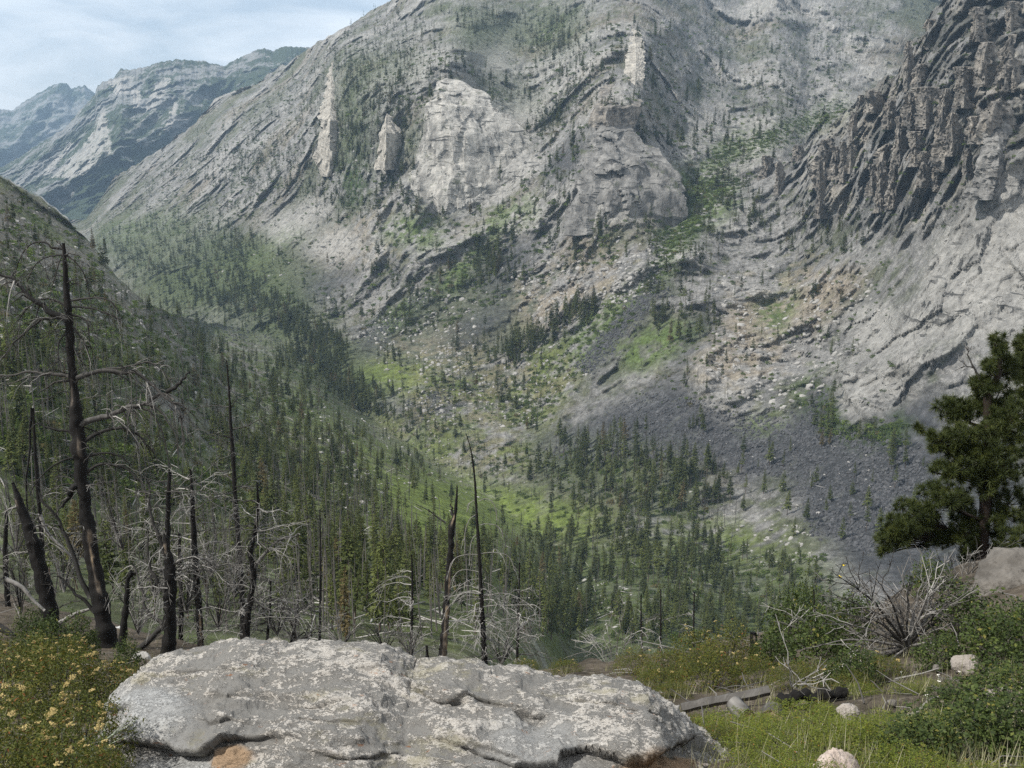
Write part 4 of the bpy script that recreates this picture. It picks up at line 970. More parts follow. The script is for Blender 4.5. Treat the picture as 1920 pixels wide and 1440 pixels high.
plant('boulder', ROCK, bld, 150, lambda k, z: 'pale granite block lying '+z, 'boulder', 'pale_blocks', 'pale granite blocks strewn over the slopes and flats', False, .5, None, 0, None, .1, (.9, 1.6))
TAL = [([(1010,860),(1200,735),(1300,745),(1480,795),(1550,720),(1560,800),(1720,840),(1780,1000),(1640,1040),(1520,1000),(1490,900),(1330,870)], 6500, .35, 1.7), ([(1235,510),(1240,545),(1105,700),(1080,690),(1180,570)], 1500, .4, 1.9), ([(660,645),(790,540),(825,530),(705,650)], 350, .5, 1.8), ([(750,755),(850,722),(870,740),(800,790)], 200, .4, 1.5), ([(370,612),(450,612),(540,642),(420,638)], 150, .6, 2)]
tal = scatter_pts(TAL)
gn_scatter('talus_blocks', TROCK, ground(tal[:, 0], tal[:, 1]), tal[:, 2:3]*rng.uniform(.7, 1.3, (len(tal), 3)), rng.uniform(0, 6, (len(tal), 3)), rng.integers(0, 3, len(tal)), 'dark lichened blocks of the talus fans')
LOGS = [([(0,430),(215,540),(420,660),(640,780),(900,960),(640,1020),(0,900)], 520, 4, 11), ([(560,1000),(1000,1010),(1060,1180),(560,1200)], 90, 5, 10), ([(700,670),(1050,640),(1010,800),(760,800)], 200, 4, 12), ([(1000,940),(1400,1000),(1500,1150),(1060,1180)], 140, 4, 11), ([(1180,780),(1600,850),(1500,1000),(1250,950)], 40, 5, 12)]
lg = scatter_pts(LOGS)
plant('fallen_log', LOG, lg, 150, lambda k, z: 'silvery fallen trunk lying '+z, 'fallen log', 'distant_deadfall', 'silvery deadfall lying over the burnt slopes', True, .05, None, 0, None, 0.0, (1, 1.01))
# ------------------------------------------------------------------ the knoll we stand on
KNOLL = [(400,1440,6.3),(700,1440,6.8),(1000,1440,6.5),(1250,1440,5.6),(700,1550,5.4),(400,1550,5.0),(1000,1550,5.2),(-200,1440,5),(-200,1250,12),(-200,1150,24),(0,1440,5.0),(0,1330,7.5),(0,1250,13),(0,1180,20),(0,1120,28),(200,1440,4.8),(200,1330,8),(200,1280,13),(200,1220,19),(200,1170,26),
 (350,1300,11),(350,1230,19),(350,1190,25),(600,1350,8),(600,1260,16),(600,1225,24),(600,1200,32),(830,1350,8),(830,1270,16),(830,1240,27),(830,1215,36),(1000,1350,7.5),(1000,1280,12),(1000,1250,18),
 (1200,1440,5.2),(1200,1350,7.5),(1200,1280,11),(1200,1235,16),(1400,1440,4.8),(1400,1350,7),(1400,1280,10),(1400,1230,14),(1400,1200,17),(1600,1440,4.6),(1600,1350,6.5),(1600,1250,9.5),(1600,1180,13),(1600,1150,16),
 (1800,1440,4.5),(1800,1350,6),(1800,1250,8.3),(1800,1150,12),(1800,1090,15),(1800,1060,19),(1950,1440,4.4),(1950,1300,6.5),(1950,1150,10.5),(1950,1060,14),(1950,1030,17),(2200,1440,4.4),(2200,1000,15),
 (0,1700,3.2),(600,1700,3.2),(1200,1700,3.2),(1900,1700,3.1),(0,2100,2.1),(960,2100,2.1),(1900,2100,2.1),(0,2700,1.5),(960,2700,1.5),(1900,2700,1.5),(-300,2700,1.5),(2200,2700,1.5),(-300,1700,3.2),(2240,1700,3.1)]
FK = Field(KNOLL, (-330, 2250, 980, 2720))
V_KN = curve([(-300,1110),(0,1115),(200,1165),(350,1206),(600,1226),(830,1243),(1000,1258),(1200,1230),(1400,1195),(1600,1148),(1800,1058),(1950,1028),(2250,1000)])
def build_knoll():
    u = np.concatenate([np.linspace(-1500, -310, 60)[:-1], np.linspace(-310, 2240, 460), np.linspace(2240, 3500, 60)[1:]]); t = np.concatenate([np.linspace(0, .45, 50)[:-1], np.linspace(.45, 1, 230)])[:, None]
    vk = V_KN(u)+5*noise3(np.stack([u/40, u*0, u*0+2], -1))
    v0 = 2700; V = np.where(t < .45, v0+(1500-v0)*(t/.45), 1500+(vk[None]-1500)*((t-.45)/.55)); U = np.broadcast_to(u, V.shape)
    P = at(U, V, FK(U, V))
    w = np.minimum(1, FK(U, V)/6)
    P[..., 2] += (fbm(P/1.7, 5)*.16+fbm(P/.3+4, 3)*.035)*w
    k = np.arange(1, 16)[:, None, None]; back = P[-1][None]+np.array([0, 1.0, -1.15])*k*(.5+k*.14)
    back[..., 2] += noise3(back/3)*.4
    P = np.concatenate([P, back])
    me = raw_mesh('hillside', P.reshape(-1, 3), grid_faces(*P.shape[:2]), M['soil'], True)
    tag(link(bpy.data.objects.new('hillside', me)), 'stony brown knoll with dry litter sloping away below the viewpoint', 'hillside', None, 'structure')
    return u, vk, P
def mat_soil():
    k = NT('knoll_soil'); p = geopos(k)
    n1 = k.noise(p, 1.3, 6, .65); n2 = k.noise(p, 9, 6, .7); n3 = k.noise(p, 45, 3, .6)
    col = k.mix(k.ramp(n1.outputs['Fac'], [(.35, 0.), (.65, 1.)]), (0.040, 0.034, 0.026), (0.12, 0.10, 0.078))
    col = k.mix(k.ramp(n2.outputs['Fac'], [(.54, 0.), (.70, .8)]), col, (0.24, 0.21, 0.17))
    col = k.mix(k.ramp(n3.outputs['Fac'], [(.60, 0.), (.70, .8)]), col, (0.035, 0.030, 0.022))
    h = k.math('ADD', k.math('MULTIPLY', n2.outputs['Fac'], 1.), k.math('MULTIPLY', n3.outputs['Fac'], .4))
    return k.finish(col, .95, k.bump(h, .8, .06), .1)
M['soil'] = mat_soil()
KU, KV, KP = build_knoll()
def knoll(u, v):
    u = np.asarray(u, float); v = np.asarray(v, float)
    c = np.interp(u, KU, np.arange(len(KU))); vk = np.interp(u, KU, KV)
    r = np.where(v > 1500, (2700-v)/1200*49, 49+(1500-v)/(1500-vk)*229)
    return bilin(KP, np.clip(r, 0, 278.9), c)
def kdepth(u, v): return float(np.dot(knoll(u, v), (0, CP, -SP)))
def pxm(n, d): return n*d/FPX

# ------------------------------------------------------------------ the great lichened boulder
def mat_big_rock():
    k = NT('lichened_gneiss'); p = geopos(k); a = k.attr('zones'); sp = k.n('ShaderNodeSeparateColor'); k.l(a.outputs['Color'], sp.inputs[0])
    tan, smo, rel = sp.outputs[0], sp.outputs[1], sp.outputs[2]
    mp = k.n('ShaderNodeMapping'); mp.inputs['Scale'].default_value = (.75, 1, 1.8); mp.inputs['Rotation'].default_value = (0.2, 0.15, 0); k.l(p, mp.inputs['Vector']); q = mp.outputs[0]
    n0 = k.noise(q, 2.1, 4, .6); n1 = k.noise(q, 11, 8, .72, .3); n2 = k.noise(q, 66, 6, .72, .2); n3 = k.noise(q, 170, 3, .6)
    # dark crust lies in the hollows, pale flakes stand proud of it
    n4 = k.noise(q, 32, 7, .74, .4)
    f = k.math('ADD', k.math('MULTIPLY', n4.outputs['Fac'], .46), k.math('MULTIPLY', n2.outputs['Fac'], .54))
    f = k.math('ADD', f, k.math('MULTIPLY_ADD', n0.outputs['Fac'], .30, -.15))
    f = k.math('ADD', f, k.math('MULTIPLY_ADD', k.noise(q, 9, 5, .65, .6).outputs['Fac'], .46, -.23))
    f = k.math('ADD', f, k.math('MULTIPLY_ADD', rel, .08, -.04))
    pale = k.ramp(f, [(.505, 0.0), (.54, 1.0)])
    crust = k.mix(n1.outputs['Fac'], (0.135, 0.132, 0.126), (0.20, 0.195, 0.182))
    flake = k.mix(k.ramp(n3.outputs['Fac'], [(.35, 0.), (.65, 1.)]), (0.25, 0.232, 0.205), (0.47, 0.45, 0.42))
    col = k.mix(pale, crust, flake)
    lich = k.ramp(k.noise(q, 4.5, 5, .7).outputs['Fac'], [(.56, 0.), (.66, .55)])
    col = k.mix(lich, col, (0.20, 0.185, 0.115))
    smc = k.mix(k.ramp(n2.outputs['Fac'], [(.38, 0.), (.6, 1.)]), (0.20, 0.202, 0.20), (0.36, 0.365, 0.36))
    smc = k.mix(k.ramp(n3.outputs['Fac'], [(.62, 0.), (.72, .8)]), smc, (0.07, 0.07, 0.07))
    col = k.mix(smo, col, smc)
    tnc = k.mix(n2.outputs['Fac'], (0.16, 0.115, 0.075), (0.40, 0.28, 0.18))
    col = k.mix(tan, col, tnc)
    rust = k.ramp(k.noise(q, 16, 4, .6).outputs['Fac'], [(.66, 0.), (.72, .7)])
    col = k.mix(rust, col, (0.22, 0.09, 0.03))
    h = k.math('ADD', k.math('MULTIPLY', pale, .5), k.math('ADD', k.math('MULTIPLY', n2.outputs['Fac'], .7), k.math('MULTIPLY', n3.outputs['Fac'], .25)))
    return k.finish(col, .85, k.bump(h, .7, .014, k.bump(n4.outputs['Fac'], .4, .02, k.bump(n1.outputs['Fac'], .45, .05))), .2)
M['big_rock'] = mat_big_rock()
def build_boulder():
    top = curve([(165,1640),(175,1560),(182,1490),(190,1440),(200,1412),(212,1385),(217,1340),(228,1312),(255,1290),(282,1264),(300,1240),(335,1228),(400,1216),(470,1204),(500,1209),(540,1217),(600,1213),(660,1215),(700,1221),(740,1235),(780,1251),(830,1248),(880,1249),(920,1259),(965,1257),(1000,1266),(1060,1272),(1130,1271),(1170,1278),(1200,1283),(1225,1302),(1245,1320),(1270,1342),(1288,1358),(1300,1374),(1330,1390),(1362,1411),(1405,1436),(1455,1475),(1505,1560),(1530,1640)])
    nu = 640; u = 160+1375*(0.5-0.5*np.cos(np.linspace(0, np.pi, nu)))*1.0
    u = 0.45*u+0.55*np.linspace(160, 1535, nu)
    nph = 300; ph = np.concatenate([np.linspace(-1.9, -.75, 36)[:-1], np.linspace(-.6, 1.75, 330), np.linspace(1.75, 3.6, 50)[1:]]); nph = len(ph)
    D0 = 4.25
    e = np.clip(np.minimum((u-165)/260, (1532-u)/250), 0.0, 1); prof = np.sqrt(1-(1-e)**2)
    a = 0.16+1.05*prof                                   # half depth
    tp = top(u); h = 0.5+0.75*prof
    d0 = D0+0.35-0.25*((u-700)/600)
    t = ph[:, None]
    # slice outline: front face, gently inclined top, back
    cy_ = -np.cos(t+0.0)*1.0; 
    sy = np.sign(np.cos(t))*np.abs(np.cos(t))**0.75; sz = np.sign(np.sin(t))*np.abs(np.sin(t))**0.72
    Y = d0[None]-a[None]*sy; Z = h[None]*sz
    X0 = (u-960)/FPX
    # the crest of every slice is lifted to the height at which the photograph shows it
    zc = np.zeros(nu)
    vt_ = tp
    for _ in range(4):
        Pw = np.stack([np.broadcast_to(X0, Y.shape)*Y, Y*CP*0+Y, Z+zc[None]], -1)
        fw = Pw[..., 1]*CP-Pw[..., 2]*SP; up = Pw[..., 1]*SP+Pw[..., 2]*CP
        vv = 720-FPX*up/fw; i = vv.argmin(0); cur = vv[i, np.arange(nu)]; dd = fw[i, np.arange(nu)]
        zc += (cur-vt_)*dd/FPX/CP*0.9
    P = np.stack([np.broadcast_to(X0, Y.shape)*d0[None]*1.0+(Y-d0[None])*X0[None]*.4, Y, Z+zc[None]], -1)
    # re-centre sideways on the crest
    fw = P[..., 1]*CP-P[..., 2]*SP
    i = vv.argmin(0); shift = X0*fw[i, np.arange(nu)]-P[i, np.arange(nu), 0]; P[..., 0] += shift[None]
    for _ in range(4):
        fw = P[..., 1]*CP-P[..., 2]*SP; up = P[..., 1]*SP+P[..., 2]*CP; vv = 720-FPX*up/fw
        i = vv.argmin(0); P[..., 2] += ((vv[i, np.arange(nu)]-vt_)*fw[i, np.arange(nu)]/FPX/CP)[None]*.9
    fw = P[..., 1]*CP-P[..., 2]*SP; up = P[..., 1]*SP+P[..., 2]*CP
    Uo = 960+FPX*P[..., 0]/fw; Vo = 720-FPX*up/fw
    N = np.cross(np.gradient(P, axis=1), np.gradient(P, axis=0)); N /= np.linalg.norm(N, axis=-1, keepdims=True)+1e-9
    if (N[120:200, 200:400, 2]).mean() < 0: N = -N
    # overhanging ledge along the foot of the cap rock
    led = curve([(160,1400),(215,1386),(250,1376),(287,1380),(322,1381),(341,1386),(380,1383),(419,1369),(464,1365),(520,1378),(600,1392),(700,1396),(800,1386),(882,1382),(933,1400),(962,1414),(1010,1425),(1046,1425),(1052,1402),(1086,1381),(1123,1396),(1159,1407),(1210,1407),(1247,1396),(1276,1374),(1300,1366),(1560,1380)])
    gate = np.interp(Uo, [200,230,300,420,470,560,780,880,950,1040,1060,1180,1290,1420], [.3,.5,1,.9,.6,.15,.1,.5,.6,.5,.9,1,1,.6])
    front = (t < 2.0)
    y = Vo-led(Uo)+9*noise3(P/.2)+3*noise3(P/.06)
    lip = np.zeros_like(y)+.075*gate*smooth(-34, -1, y)*smooth(5, 0, y)*front
    disp = -(0.085*gate*smooth(-1, 4, y)*(1-.6*smooth(10, 80, y)))*front
    # smaller steps and a second shelf
    l2 = curve([(300,1330),(420,1322),(520,1300),(620,1318),(720,1310),(800,1285),(900,1310),(1000,1330),(1150,1340),(1250,1360)])
    g2 = smooth(-.1, .5, noise3(np.stack([Uo/130, Uo*0, Uo*0+4], -1)))
    y2 = Vo-l2(Uo)+12*fbm(P/.2+3, 3); disp += -(0.045*g2*smooth(-1, 4, y2)*(1-smooth(8, 70, y2)))*front; lip += .035*g2*smooth(-22, -1, y2)*smooth(4, 0, y2)*front
    lob = smooth(110, 40, np.hypot((Uo-285)/1.0, (Vo-1335)/.55)); disp += .05*lob
    for pl, dp in (([(330,1302),(450,1292),(560,1302),(640,1290)], .05), ([(760,1290),(820,1302),(880,1295),(960,1312),(1010,1332)], .06), ([(520,1346),(600,1338),(690,1352)], .04), ([(1040,1300),(1120,1310),(1200,1328),(1272,1346)], .05),
        ([(560,1402),(660,1414),(760,1405)], .05), ([(860,1372),(930,1392),(1000,1420)], .05), ([(380,1345),(430,1335),(480,1347)], .05), ([(640,1250),(720,1262),(800,1258)], .03), ([(1100,1285),(1180,1300)], .03), ([(300,1262),(380,1250),(470,1258)], .03)):
        dd_, ss_, pp_ = line_dist(pl, Uo, Vo+9*noise3(P/.22+4)); below = Vo-np.interp(Uo, [p[0] for p in pl], [p[1] for p in pl])
        disp += -dp*.6*smooth(-1, 3, below)*np.exp(-(dd_/22)**2)*front*np.sin(np.pi*np.clip(pp_, .04, .96))**.5; lip += dp*.6*smooth(-16, -1, below)*smooth(3, 0, below)*np.exp(-(dd_/16)**2)*front*np.sin(np.pi*np.clip(pp_, .04, .96))**.5
    ex = P*np.array([.45, 1, 2.0])
    b1 = fbm(ex/.55, 3); b2 = ridged(ex/.16+5, 4); b3 = fbm(ex/.05, 3); b4 = np.abs(noise3(ex/.022+7))
    st = b1*2.2+b2*.7; terr = np.floor(st*2.2)/2.2
    sm = np.clip(lob+smooth(60, 20, np.hypot((Uo-330)/1.6, (Vo-1425)))+.6*smooth(90, 30, np.hypot((Uo-1000)/1.6, (Vo-1400))), 0, 1)
    disp += b1*.03+(terr*.014+b2*.017+b3*.010+b4*.006)*(1-.75*sm)
    P = P+N*disp[..., None]; P[..., 1] -= lip
    tan = np.clip(smooth(.9, .5, np.hypot((Uo-430)/60, (Vo-1410)/38)+.3*b3)+smooth(.95, .6, np.hypot((Uo-1240)/95, (Vo-1428)/34)+.3*b3)+.8*smooth(1, .4, np.hypot((Uo-205)/30, (Vo-1440)/45)), 0, 1)
    rel = np.clip(.5+(b2-.35)*.8+b3*.4+1.2*b1, 0, 1)
    me = raw_mesh('lichened_boulder', P.reshape(-1, 3), grid_faces(nph, nu)[:, ::-1], M['big_rock'], True,
        {'zones': np.stack([tan, sm, rel], -1).reshape(-1, 3)})
    tag(link(bpy.data.objects.new('lichened_boulder', me)), 'great flat-topped grey boulder with dark crust and white flakes at the viewpoint', 'boulder')
    return P
BP = build_boulder()
def plain_stone(name, u0, v0, u1, v1, seed, label, mat='stone', d=None, group=None, flat=1.0, cat='rock'):
    """A rounded stone that fills the box (u0, v0)-(u1, v1) of the view, bedded on the knoll."""
    if d is None: d = kdepth((u0+u1)/2, min(v1, 1600))-.05
    import bmesh
    bm = bmesh.new(); bmesh.ops.create_icosphere(bm, subdivisions=5, radius=1)
    V = np.array([x.co for x in bm.verts]); F = np.array([[l.vert.index for l in f.loops] for f in bm.faces]); bm.free()
    r = np.random.default_rng(seed)
    for _ in range(6):
        nn = r.normal(size=3); nn /= np.linalg.norm(nn); hh = V@nn; V = V-np.clip(hh-r.uniform(.55, .8), 0, None)[:, None]*nn*.8
    V = V*(1+.14*fbm(V*1.1+seed, 3)+.05*fbm(V*5+seed, 4)+.05*ridged(V*7+seed, 4)+.05*(cells(V*2.6+seed)-.5))[:, None]
    w = pxm(u1-u0, d)/2; hgt = pxm(v1-v0, d)/CP/1.0*.62
    V = V*np.array([w, w*.9*flat, hgt*1.1])
    c = at((u0+u1)/2, v0+(v1-v0)*.62, d+w*.5)
    o = link(bpy.data.objects.new(name, raw_mesh(name, V, F, M[mat], True))); o.location = c
    return tag(o, label, cat, group)
M['pink_stone'] = mat_rock('pink_granite', (0.30, 0.235, 0.20), (0.50, 0.43, 0.38), 6.0, (0.16, 0.13, 0.12), False)
M['brown_stone'] = mat_rock('brown_granite', (0.085, 0.079, 0.071), (0.185, 0.172, 0.155), 2.2, (0.045, 0.04, 0.035), False)
plain_stone('stone', 1522, 1408, 1625, 1520, 3, 'smooth pinkish stone cut by the bottom edge among yellow green plants', 'pink_stone', 4.3)
plain_stone('boulder', 1790, 1040, 2080, 1190, 5, 'large brown weathered boulder beside the pine, half behind the grey dead bush', 'brown_stone', 13.0, None, 1, 'boulder')
plain_stone('stone', 1568, 1322, 1612, 1350, 7, 'small pale angular stone with a dark underside beside the charred log', 'stone')
plain_stone('stone', 1834, 1296, 1880, 1332, 9, 'pale rounded stone under the thin green stalks near the white flowers', 'stone')
plain_stone('stone', 1784, 1226, 1836, 1256, 11, 'grey stone under the lowest branches of the dead bush', 'stone')
plain_stone('stone', 1812, 1302, 1830, 1322, 13, 'little brown stone touching the left side of the pale rounded stone', 'pink_stone')
plain_stone('stone', 1690, 1350, 1730, 1368, 15, 'flat pinkish stone below the bent grey stick', 'pink_stone')
plain_stone('stone', 1905, 1288, 1930, 1306, 16, 'small tan stone at the margin beyond the white flowers', 'pink_stone')
M['white_stone'] = mat_rock('white_quartzite', (0.50, 0.49, 0.47), (0.70, 0.69, 0.67), 3.0, (0.25, 0.25, 0.24), False)
plain_stone('boulder', 150, 1186, 258, 1222, 17, 'white boulder shining behind the foot of the big burnt tree', 'white_stone', 25, None, 1, 'boulder')
plain_stone('boulder', 246, 1222, 282, 1250, 19, 'grey rounded boulder between the burnt trunks and the big flat boulder', 'boulder', 17, None, 1, 'boulder')
for i in range(26):
    u = rng.uniform(1560, 1915); v = rng.uniform(1240, 1375); s = rng.uniform(4, 11)
    plain_stone('pebble', u, v, u+s*1.9, v+s*.8, 30+i % 7, 'small pinkish pebble on the bare soil between the plants', 'brown_stone', None, 'loose pebbles on the bare soil')

# ------------------------------------------------------------------ burnt trees on the knoll
def wpath(pts, d, n=None):
    """(u, v[, extra depth]) waypoints to a smooth world path."""
    q = np.array([(p[0], p[1], d+(p[2] if len(p) > 2 else 0)) for p in pts], float)
    return spline(at(q[:, 0], q[:, 1], q[:, 2]), n or max(4, 4*len(pts)))
def strip_tone(P, r, sides, strips, base):
    """Tone round a charred trunk: strips of bare pale wood = (from, to along the trunk 0..1, angle towards us, half width)."""
    return base
def charred_trunk(pts, widths, d, strips=(), sides=14, n=None, base=.18, rough=.34):
    n = n or 12*len(pts)
    P = wpath(pts, d, n); w = np.interp(np.linspace(0, 1, n), np.linspace(0, 1, len(widths)), widths)
    b = MB(); b.tube(P, pxm(w, d)*.37, sides, base, rough)
    V = b.V[0]; A = np.array(b.A[0])
    C = np.concatenate([np.repeat(P, sides, 0), P[:1], P[-1:]]); tt = np.concatenate([np.repeat(np.linspace(0, 1, n), sides), [0, 1]])
    o = V-C; ang = np.arctan2(o[:, 0], -o[:, 1])         # 0 = facing us, positive to the right
    nz = fbm(V/(.5*pxm(np.mean(widths), d))*np.array([1, 1, .25]), 3)
    A = A+.10*nz
    for t0, t1, a0, hw in strips:
        m = smooth(t0-.015, t0+.015, tt+nz*.03)*smooth(t1+.015, t1-.015, tt+nz*.03)*smooth(hw, hw*.75, np.abs(ang-a0)+nz*.5)
        A = A*(1-m*.9)+(.66+.3*nz)*m*.9
    b.A[0] = A.astype(np.float32)
    return b, P, pxm(w, d)/2
def limb(b, P, r0, r1, tone=.35, twigs=6, tl=.4, droop=.8, r=None, side=6):
    """A bent limb with hanging twigs, into the mesh b."""
    n = len(P); tt = np.linspace(0, 1, n)
    P = P+np.stack([fbm(np.stack([tt*5, tt*0+P[0, 0]*9, tt*0+k*7], -1), 2) for k in range(3)], -1)*r0*1.6*np.minimum(1, tt*4)[:, None]
    b.tube(P, r0+(r1-r0)*tt**.8, side, tone, .12)
    for _ in range(twigs):
        i = int(r.uniform(.25, .98)*(n-1)); q = P[i]; L = tl*r.uniform(.4, 1.2)
        tg = P[min(i+1, n-1)]-P[max(i-1, 0)]; tg /= np.linalg.norm(tg)+1e-9
        e = tg*r.uniform(.2, .9)+r.normal(0, .45, 3); e[2] += r.uniform(-.25, .45); e /= np.linalg.norm(e)
        s = np.linspace(0, 1, 6)[:, None]
        tw = q+e*L*s+np.array([0, 0, -1])*L*droop*s*s*r.uniform(.5, 1.4)+r.normal(0, .02*L, (6, 3))
        t2 = np.clip(tone+r.uniform(-.2, .5), 0, 1)
        b.tube(tw, np.linspace(max(r1*1.0, .0045), .0028, 6), 4, t2, 0, False)
        for _ in range(2):
            j = r.integers(2, 5); e2 = e*.4+r.normal(0, .5, 3); L2 = L*r.uniform(.2, .5)
            t3 = tw[j]+e2*L2*s[::2]*1.0+np.array([0, 0, -1])*L2*droop*.6*(s[::2])**2
            b.tube(t3, [.0045, .0035, .0025], 3, t2, 0, False)
def burnt_tree(label, trunk, widths, d, strips, branches, auto, seed, base=.16, group=None, mat_b='twig', name='burnt_tree', droop=.8):
    """branches: hand-placed limbs (waypoints, width px, twigs, twig length m, tone); auto = (count, v range, length px, tone)."""
    r = np.random.default_rng(seed)
    o = empty(name, at(trunk[-1][0], trunk[-1][1], d)); tag(o, label, 'burnt tree', group)
    b, P, rad = charred_trunk(trunk, widths, d, strips, base=base)
    def part(nm, mbx, mt):
        ob = mbx.build(nm, mt, o); ob.matrix_parent_inverse.identity(); ob.location = -np.array(o.location); return ob
    part('trunk', b, M['char'])
    for pts, w, tw, tl, tone in branches:
        m = MB(); limb(m, wpath(pts, d, 5*len(pts)), pxm(w, d)/2, pxm(max(1.4, w*.3), d)/2, tone, tw, tl, droop, r, 7); part('branch', m, M[mat_b])
    if auto:
        n, v0, v1, L0, tone = auto
        tv = np.array([720-FPX*(p[1]*SP+p[2]*CP)/(p[1]*CP-p[2]*SP) for p in P])
        for i in range(int(n*1.7)):
            v = r.uniform(v0, v1); k = int(np.abs(tv-v).argmin()); p0 = P[k]
            L = pxm(L0, d)*r.uniform(.45, 1.15); a = r.uniform(0, 2*np.pi)
            e = np.array([math.cos(a)*1.15, math.sin(a)*.8, 0]); s = np.linspace(0, 1, 8)[:, None]
            q = p0+e*L*s+np.array([0, 0, 1])*L*(r.uniform(.0, .6)*s-r.uniform(.1, .9)*droop*s*s)+np.cumsum(r.normal(0, .035, (8, 3)), 0)*L
            m = MB(); limb(m, q, pxm(r.uniform(1.5, 3.4), d)/2, .004, np.clip(tone+r.normal(0, .2), 0, 1), r.integers(4, 9), L*.42, droop*.55, r, 5); part('branch', m, M[mat_b])
    return o
B_ = burnt_tree('tallest charred tree with weeping branches and a pale stripped trunk', 
 [(119,456),(122,500),(126,560),(130,620),(134,680),(140,740),(144,800),(149,850),(154,900),(160,950),(168,1010),(176,1060),(185,1110),(194,1160),(204,1215),(212,1300)],
 [7,12,17,21,19,22,34,36,30,30,32,34,38,44,56,72], 20.0,
 [(.30,.36,-.2,.5),(.43,.48,.4,.5),(.64,.81,.35,.5)],
 [([(120,468),(100,464),(78,453),(52,462),(36,490),(28,520)],5,9,.55,.15),([(118,478),(95,480),(70,492),(50,530)],4,6,.5,.2),([(120,472),(108,500),(96,545),(93,590)],3,5,.4,.3),([(122,478),(140,490),(160,520),(170,560)],4,6,.5,.15),([(121,470),(112,458),(106,452)],3,2,.2,.2),
  ([(128,600,0),(96,588,-.1),(66,560,-.3),(30,528,-.5),(-10,505,-.7)],14,16,.7,.35),([(126,598),(90,598),(60,612),(30,640),(5,670)],7,12,.7,.2),([(124,572),(90,560),(60,570),(35,600)],5,9,.6,.2),([(128,565),(165,560),(205,562),(222,585),(228,610)],5,10,.6,.3),([(130,575),(170,578),(210,592),(235,612)],5,9,.55,.15),
  ([(130,590),(160,600),(168,640),(170,660)],5,6,.5,.2),([(132,610),(150,630),(165,660),(168,690)],5,8,.5,.3),([(128,620),(112,640),(110,670),(125,700)],4,6,.4,.3),([(134,640),(145,665),(160,690)],4,5,.4,.45),
  ([(136,708),(110,702),(80,698),(40,700),(-5,708)],9,6,.5,.45),([(132,704),(95,700),(50,710),(8,722)],5,4,.4,.4),([(138,712),(110,715),(72,735)],7,4,.3,.25),
  ([(140,710),(165,702),(190,692),(225,700),(250,698),(275,715),(300,738),(335,775),(345,830)],11,22,.75,.4),([(190,694),(215,690),(250,685),(275,678),(300,690),(322,720)],6,14,.6,.35),([(312,735),(335,722),(345,708),(356,695)],9,2,.2,.12),
  ([(150,796),(175,785),(205,778),(240,765),(270,757),(300,742),(325,752)],14,20,.8,.5),([(250,762),(285,775),(310,830),(318,900)],5,10,.6,.3),([(270,757),(300,770),(330,820),(335,880)],5,10,.6,.35),([(230,768),(245,800),(262,850)],4,6,.45,.35),
  ([(152,830),(190,808),(230,805),(262,820),(290,850)],9,12,.6,.12),([(150,860),(185,850),(225,855),(245,875)],6,8,.5,.1),([(146,815),(120,808),(90,800),(70,795)],7,4,.4,.1),([(150,858),(120,862),(80,890),(55,930)],5,5,.5,.1),
  ([(160,905),(140,915),(128,930),(118,948)],16,3,.3,.05),([(155,890),(190,870),(240,880),(268,915),(290,970)],7,9,.6,.2),([(170,1120),(150,1080),(120,1000),(98,960),(70,920)],12,6,.5,.2),([(180,1150),(130,1100),(110,1080)],8,4,.4,.1)],
 (26,470,1010,70,.25), 41)
burnt_tree('stout black snag leaning left with a broken top beside the tallest charred tree', [(24,905),(38,945),(52,985),(66,1030),(78,1080),(90,1130),(98,1180),(96,1240)], [6,20,28,33,38,42,40,46], 21.5, [(.10,.16,-.6,.5)],
 [([(40,945),(20,955),(4,962)],6,4,.4,.7),([(72,1040),(60,1035),(22,1042)],6,3,.4,.6),([(60,990),(85,985),(120,998)],6,5,.5,.6)], (8,960,1150,80,.4), 42)
burnt_tree('pair of bare black poles crossing behind the tallest charred tree', [(62,765),(66,850),(72,930),(80,1040),(86,1140),(92,1220)], [5,8,10,11,12,14], 24, [], [([(60,765),(54,850),(50,930),(56,1040)],6,2,.3,.05)], (6,850,1100,60,.4), 43)
burnt_tree('dark forked trunk with a bare orange scar rising from the boulder edge', [(318,885),(316,930),(314,985),(312,1030),(318,1060),(320,1110),(318,1160),(316,1235)], [8,11,14,18,26,30,33,40], 19, [(.38,.46,-.1,.55)],
 [([(314,1050),(295,1000),(282,950),(278,900)],10,10,.6,.3),([(310,1110),(288,1080),(278,1040),(276,990)],9,5,.4,.25),([(300,1070),(340,1050),(370,1045),(410,1060)],7,10,.5,.55),([(306,1170),(280,1150),(262,1100),(248,1060)],9,4,.4,.5)], (22,900,1180,110,.55), 44)
burnt_tree('slim black trunk with silvery twigs between the forked trunk and the bent snag', [(357,880),(360,930),(363,990),(366,1050),(370,1110),(374,1160),(376,1215)], [6,10,13,15,17,17,20], 22, [(.8,1.0,.5,.5)], [], (26,890,1190,95,.75), 45)
burnt_tree('tall straight dark snag standing clear above the other burnt trees', [(425,675),(430,740),(433,800),(437,860),(441,930),(446,1000),(452,1080),(456,1200)], [3,6,8,10,11,12,13,15], 30, [], [([(432,805),(460,800),(500,780)],3,4,.6,.3),([(430,770),(445,745)],2.5,2,.4,.2)], (14,760,1180,70,.3), 46, droop=.3)
burnt_tree('bent dark snag with long pale sweeping branches right of the tall straight snag', [(482,905),(484,950),(478,1000),(470,1040),(476,1070),(470,1120),(464,1160),(460,1215)], [4,8,10,12,15,15,16,22], 21, [],
 [([(474,1070),(495,1040),(520,1015),(545,1005),(565,1002)],8,9,.6,.6),([(482,950),(500,960),(528,955)],4,5,.4,.8),([(470,1120),(500,1140),(540,1150)],4,6,.4,.6)], (26,930,1190,95,.6), 47)
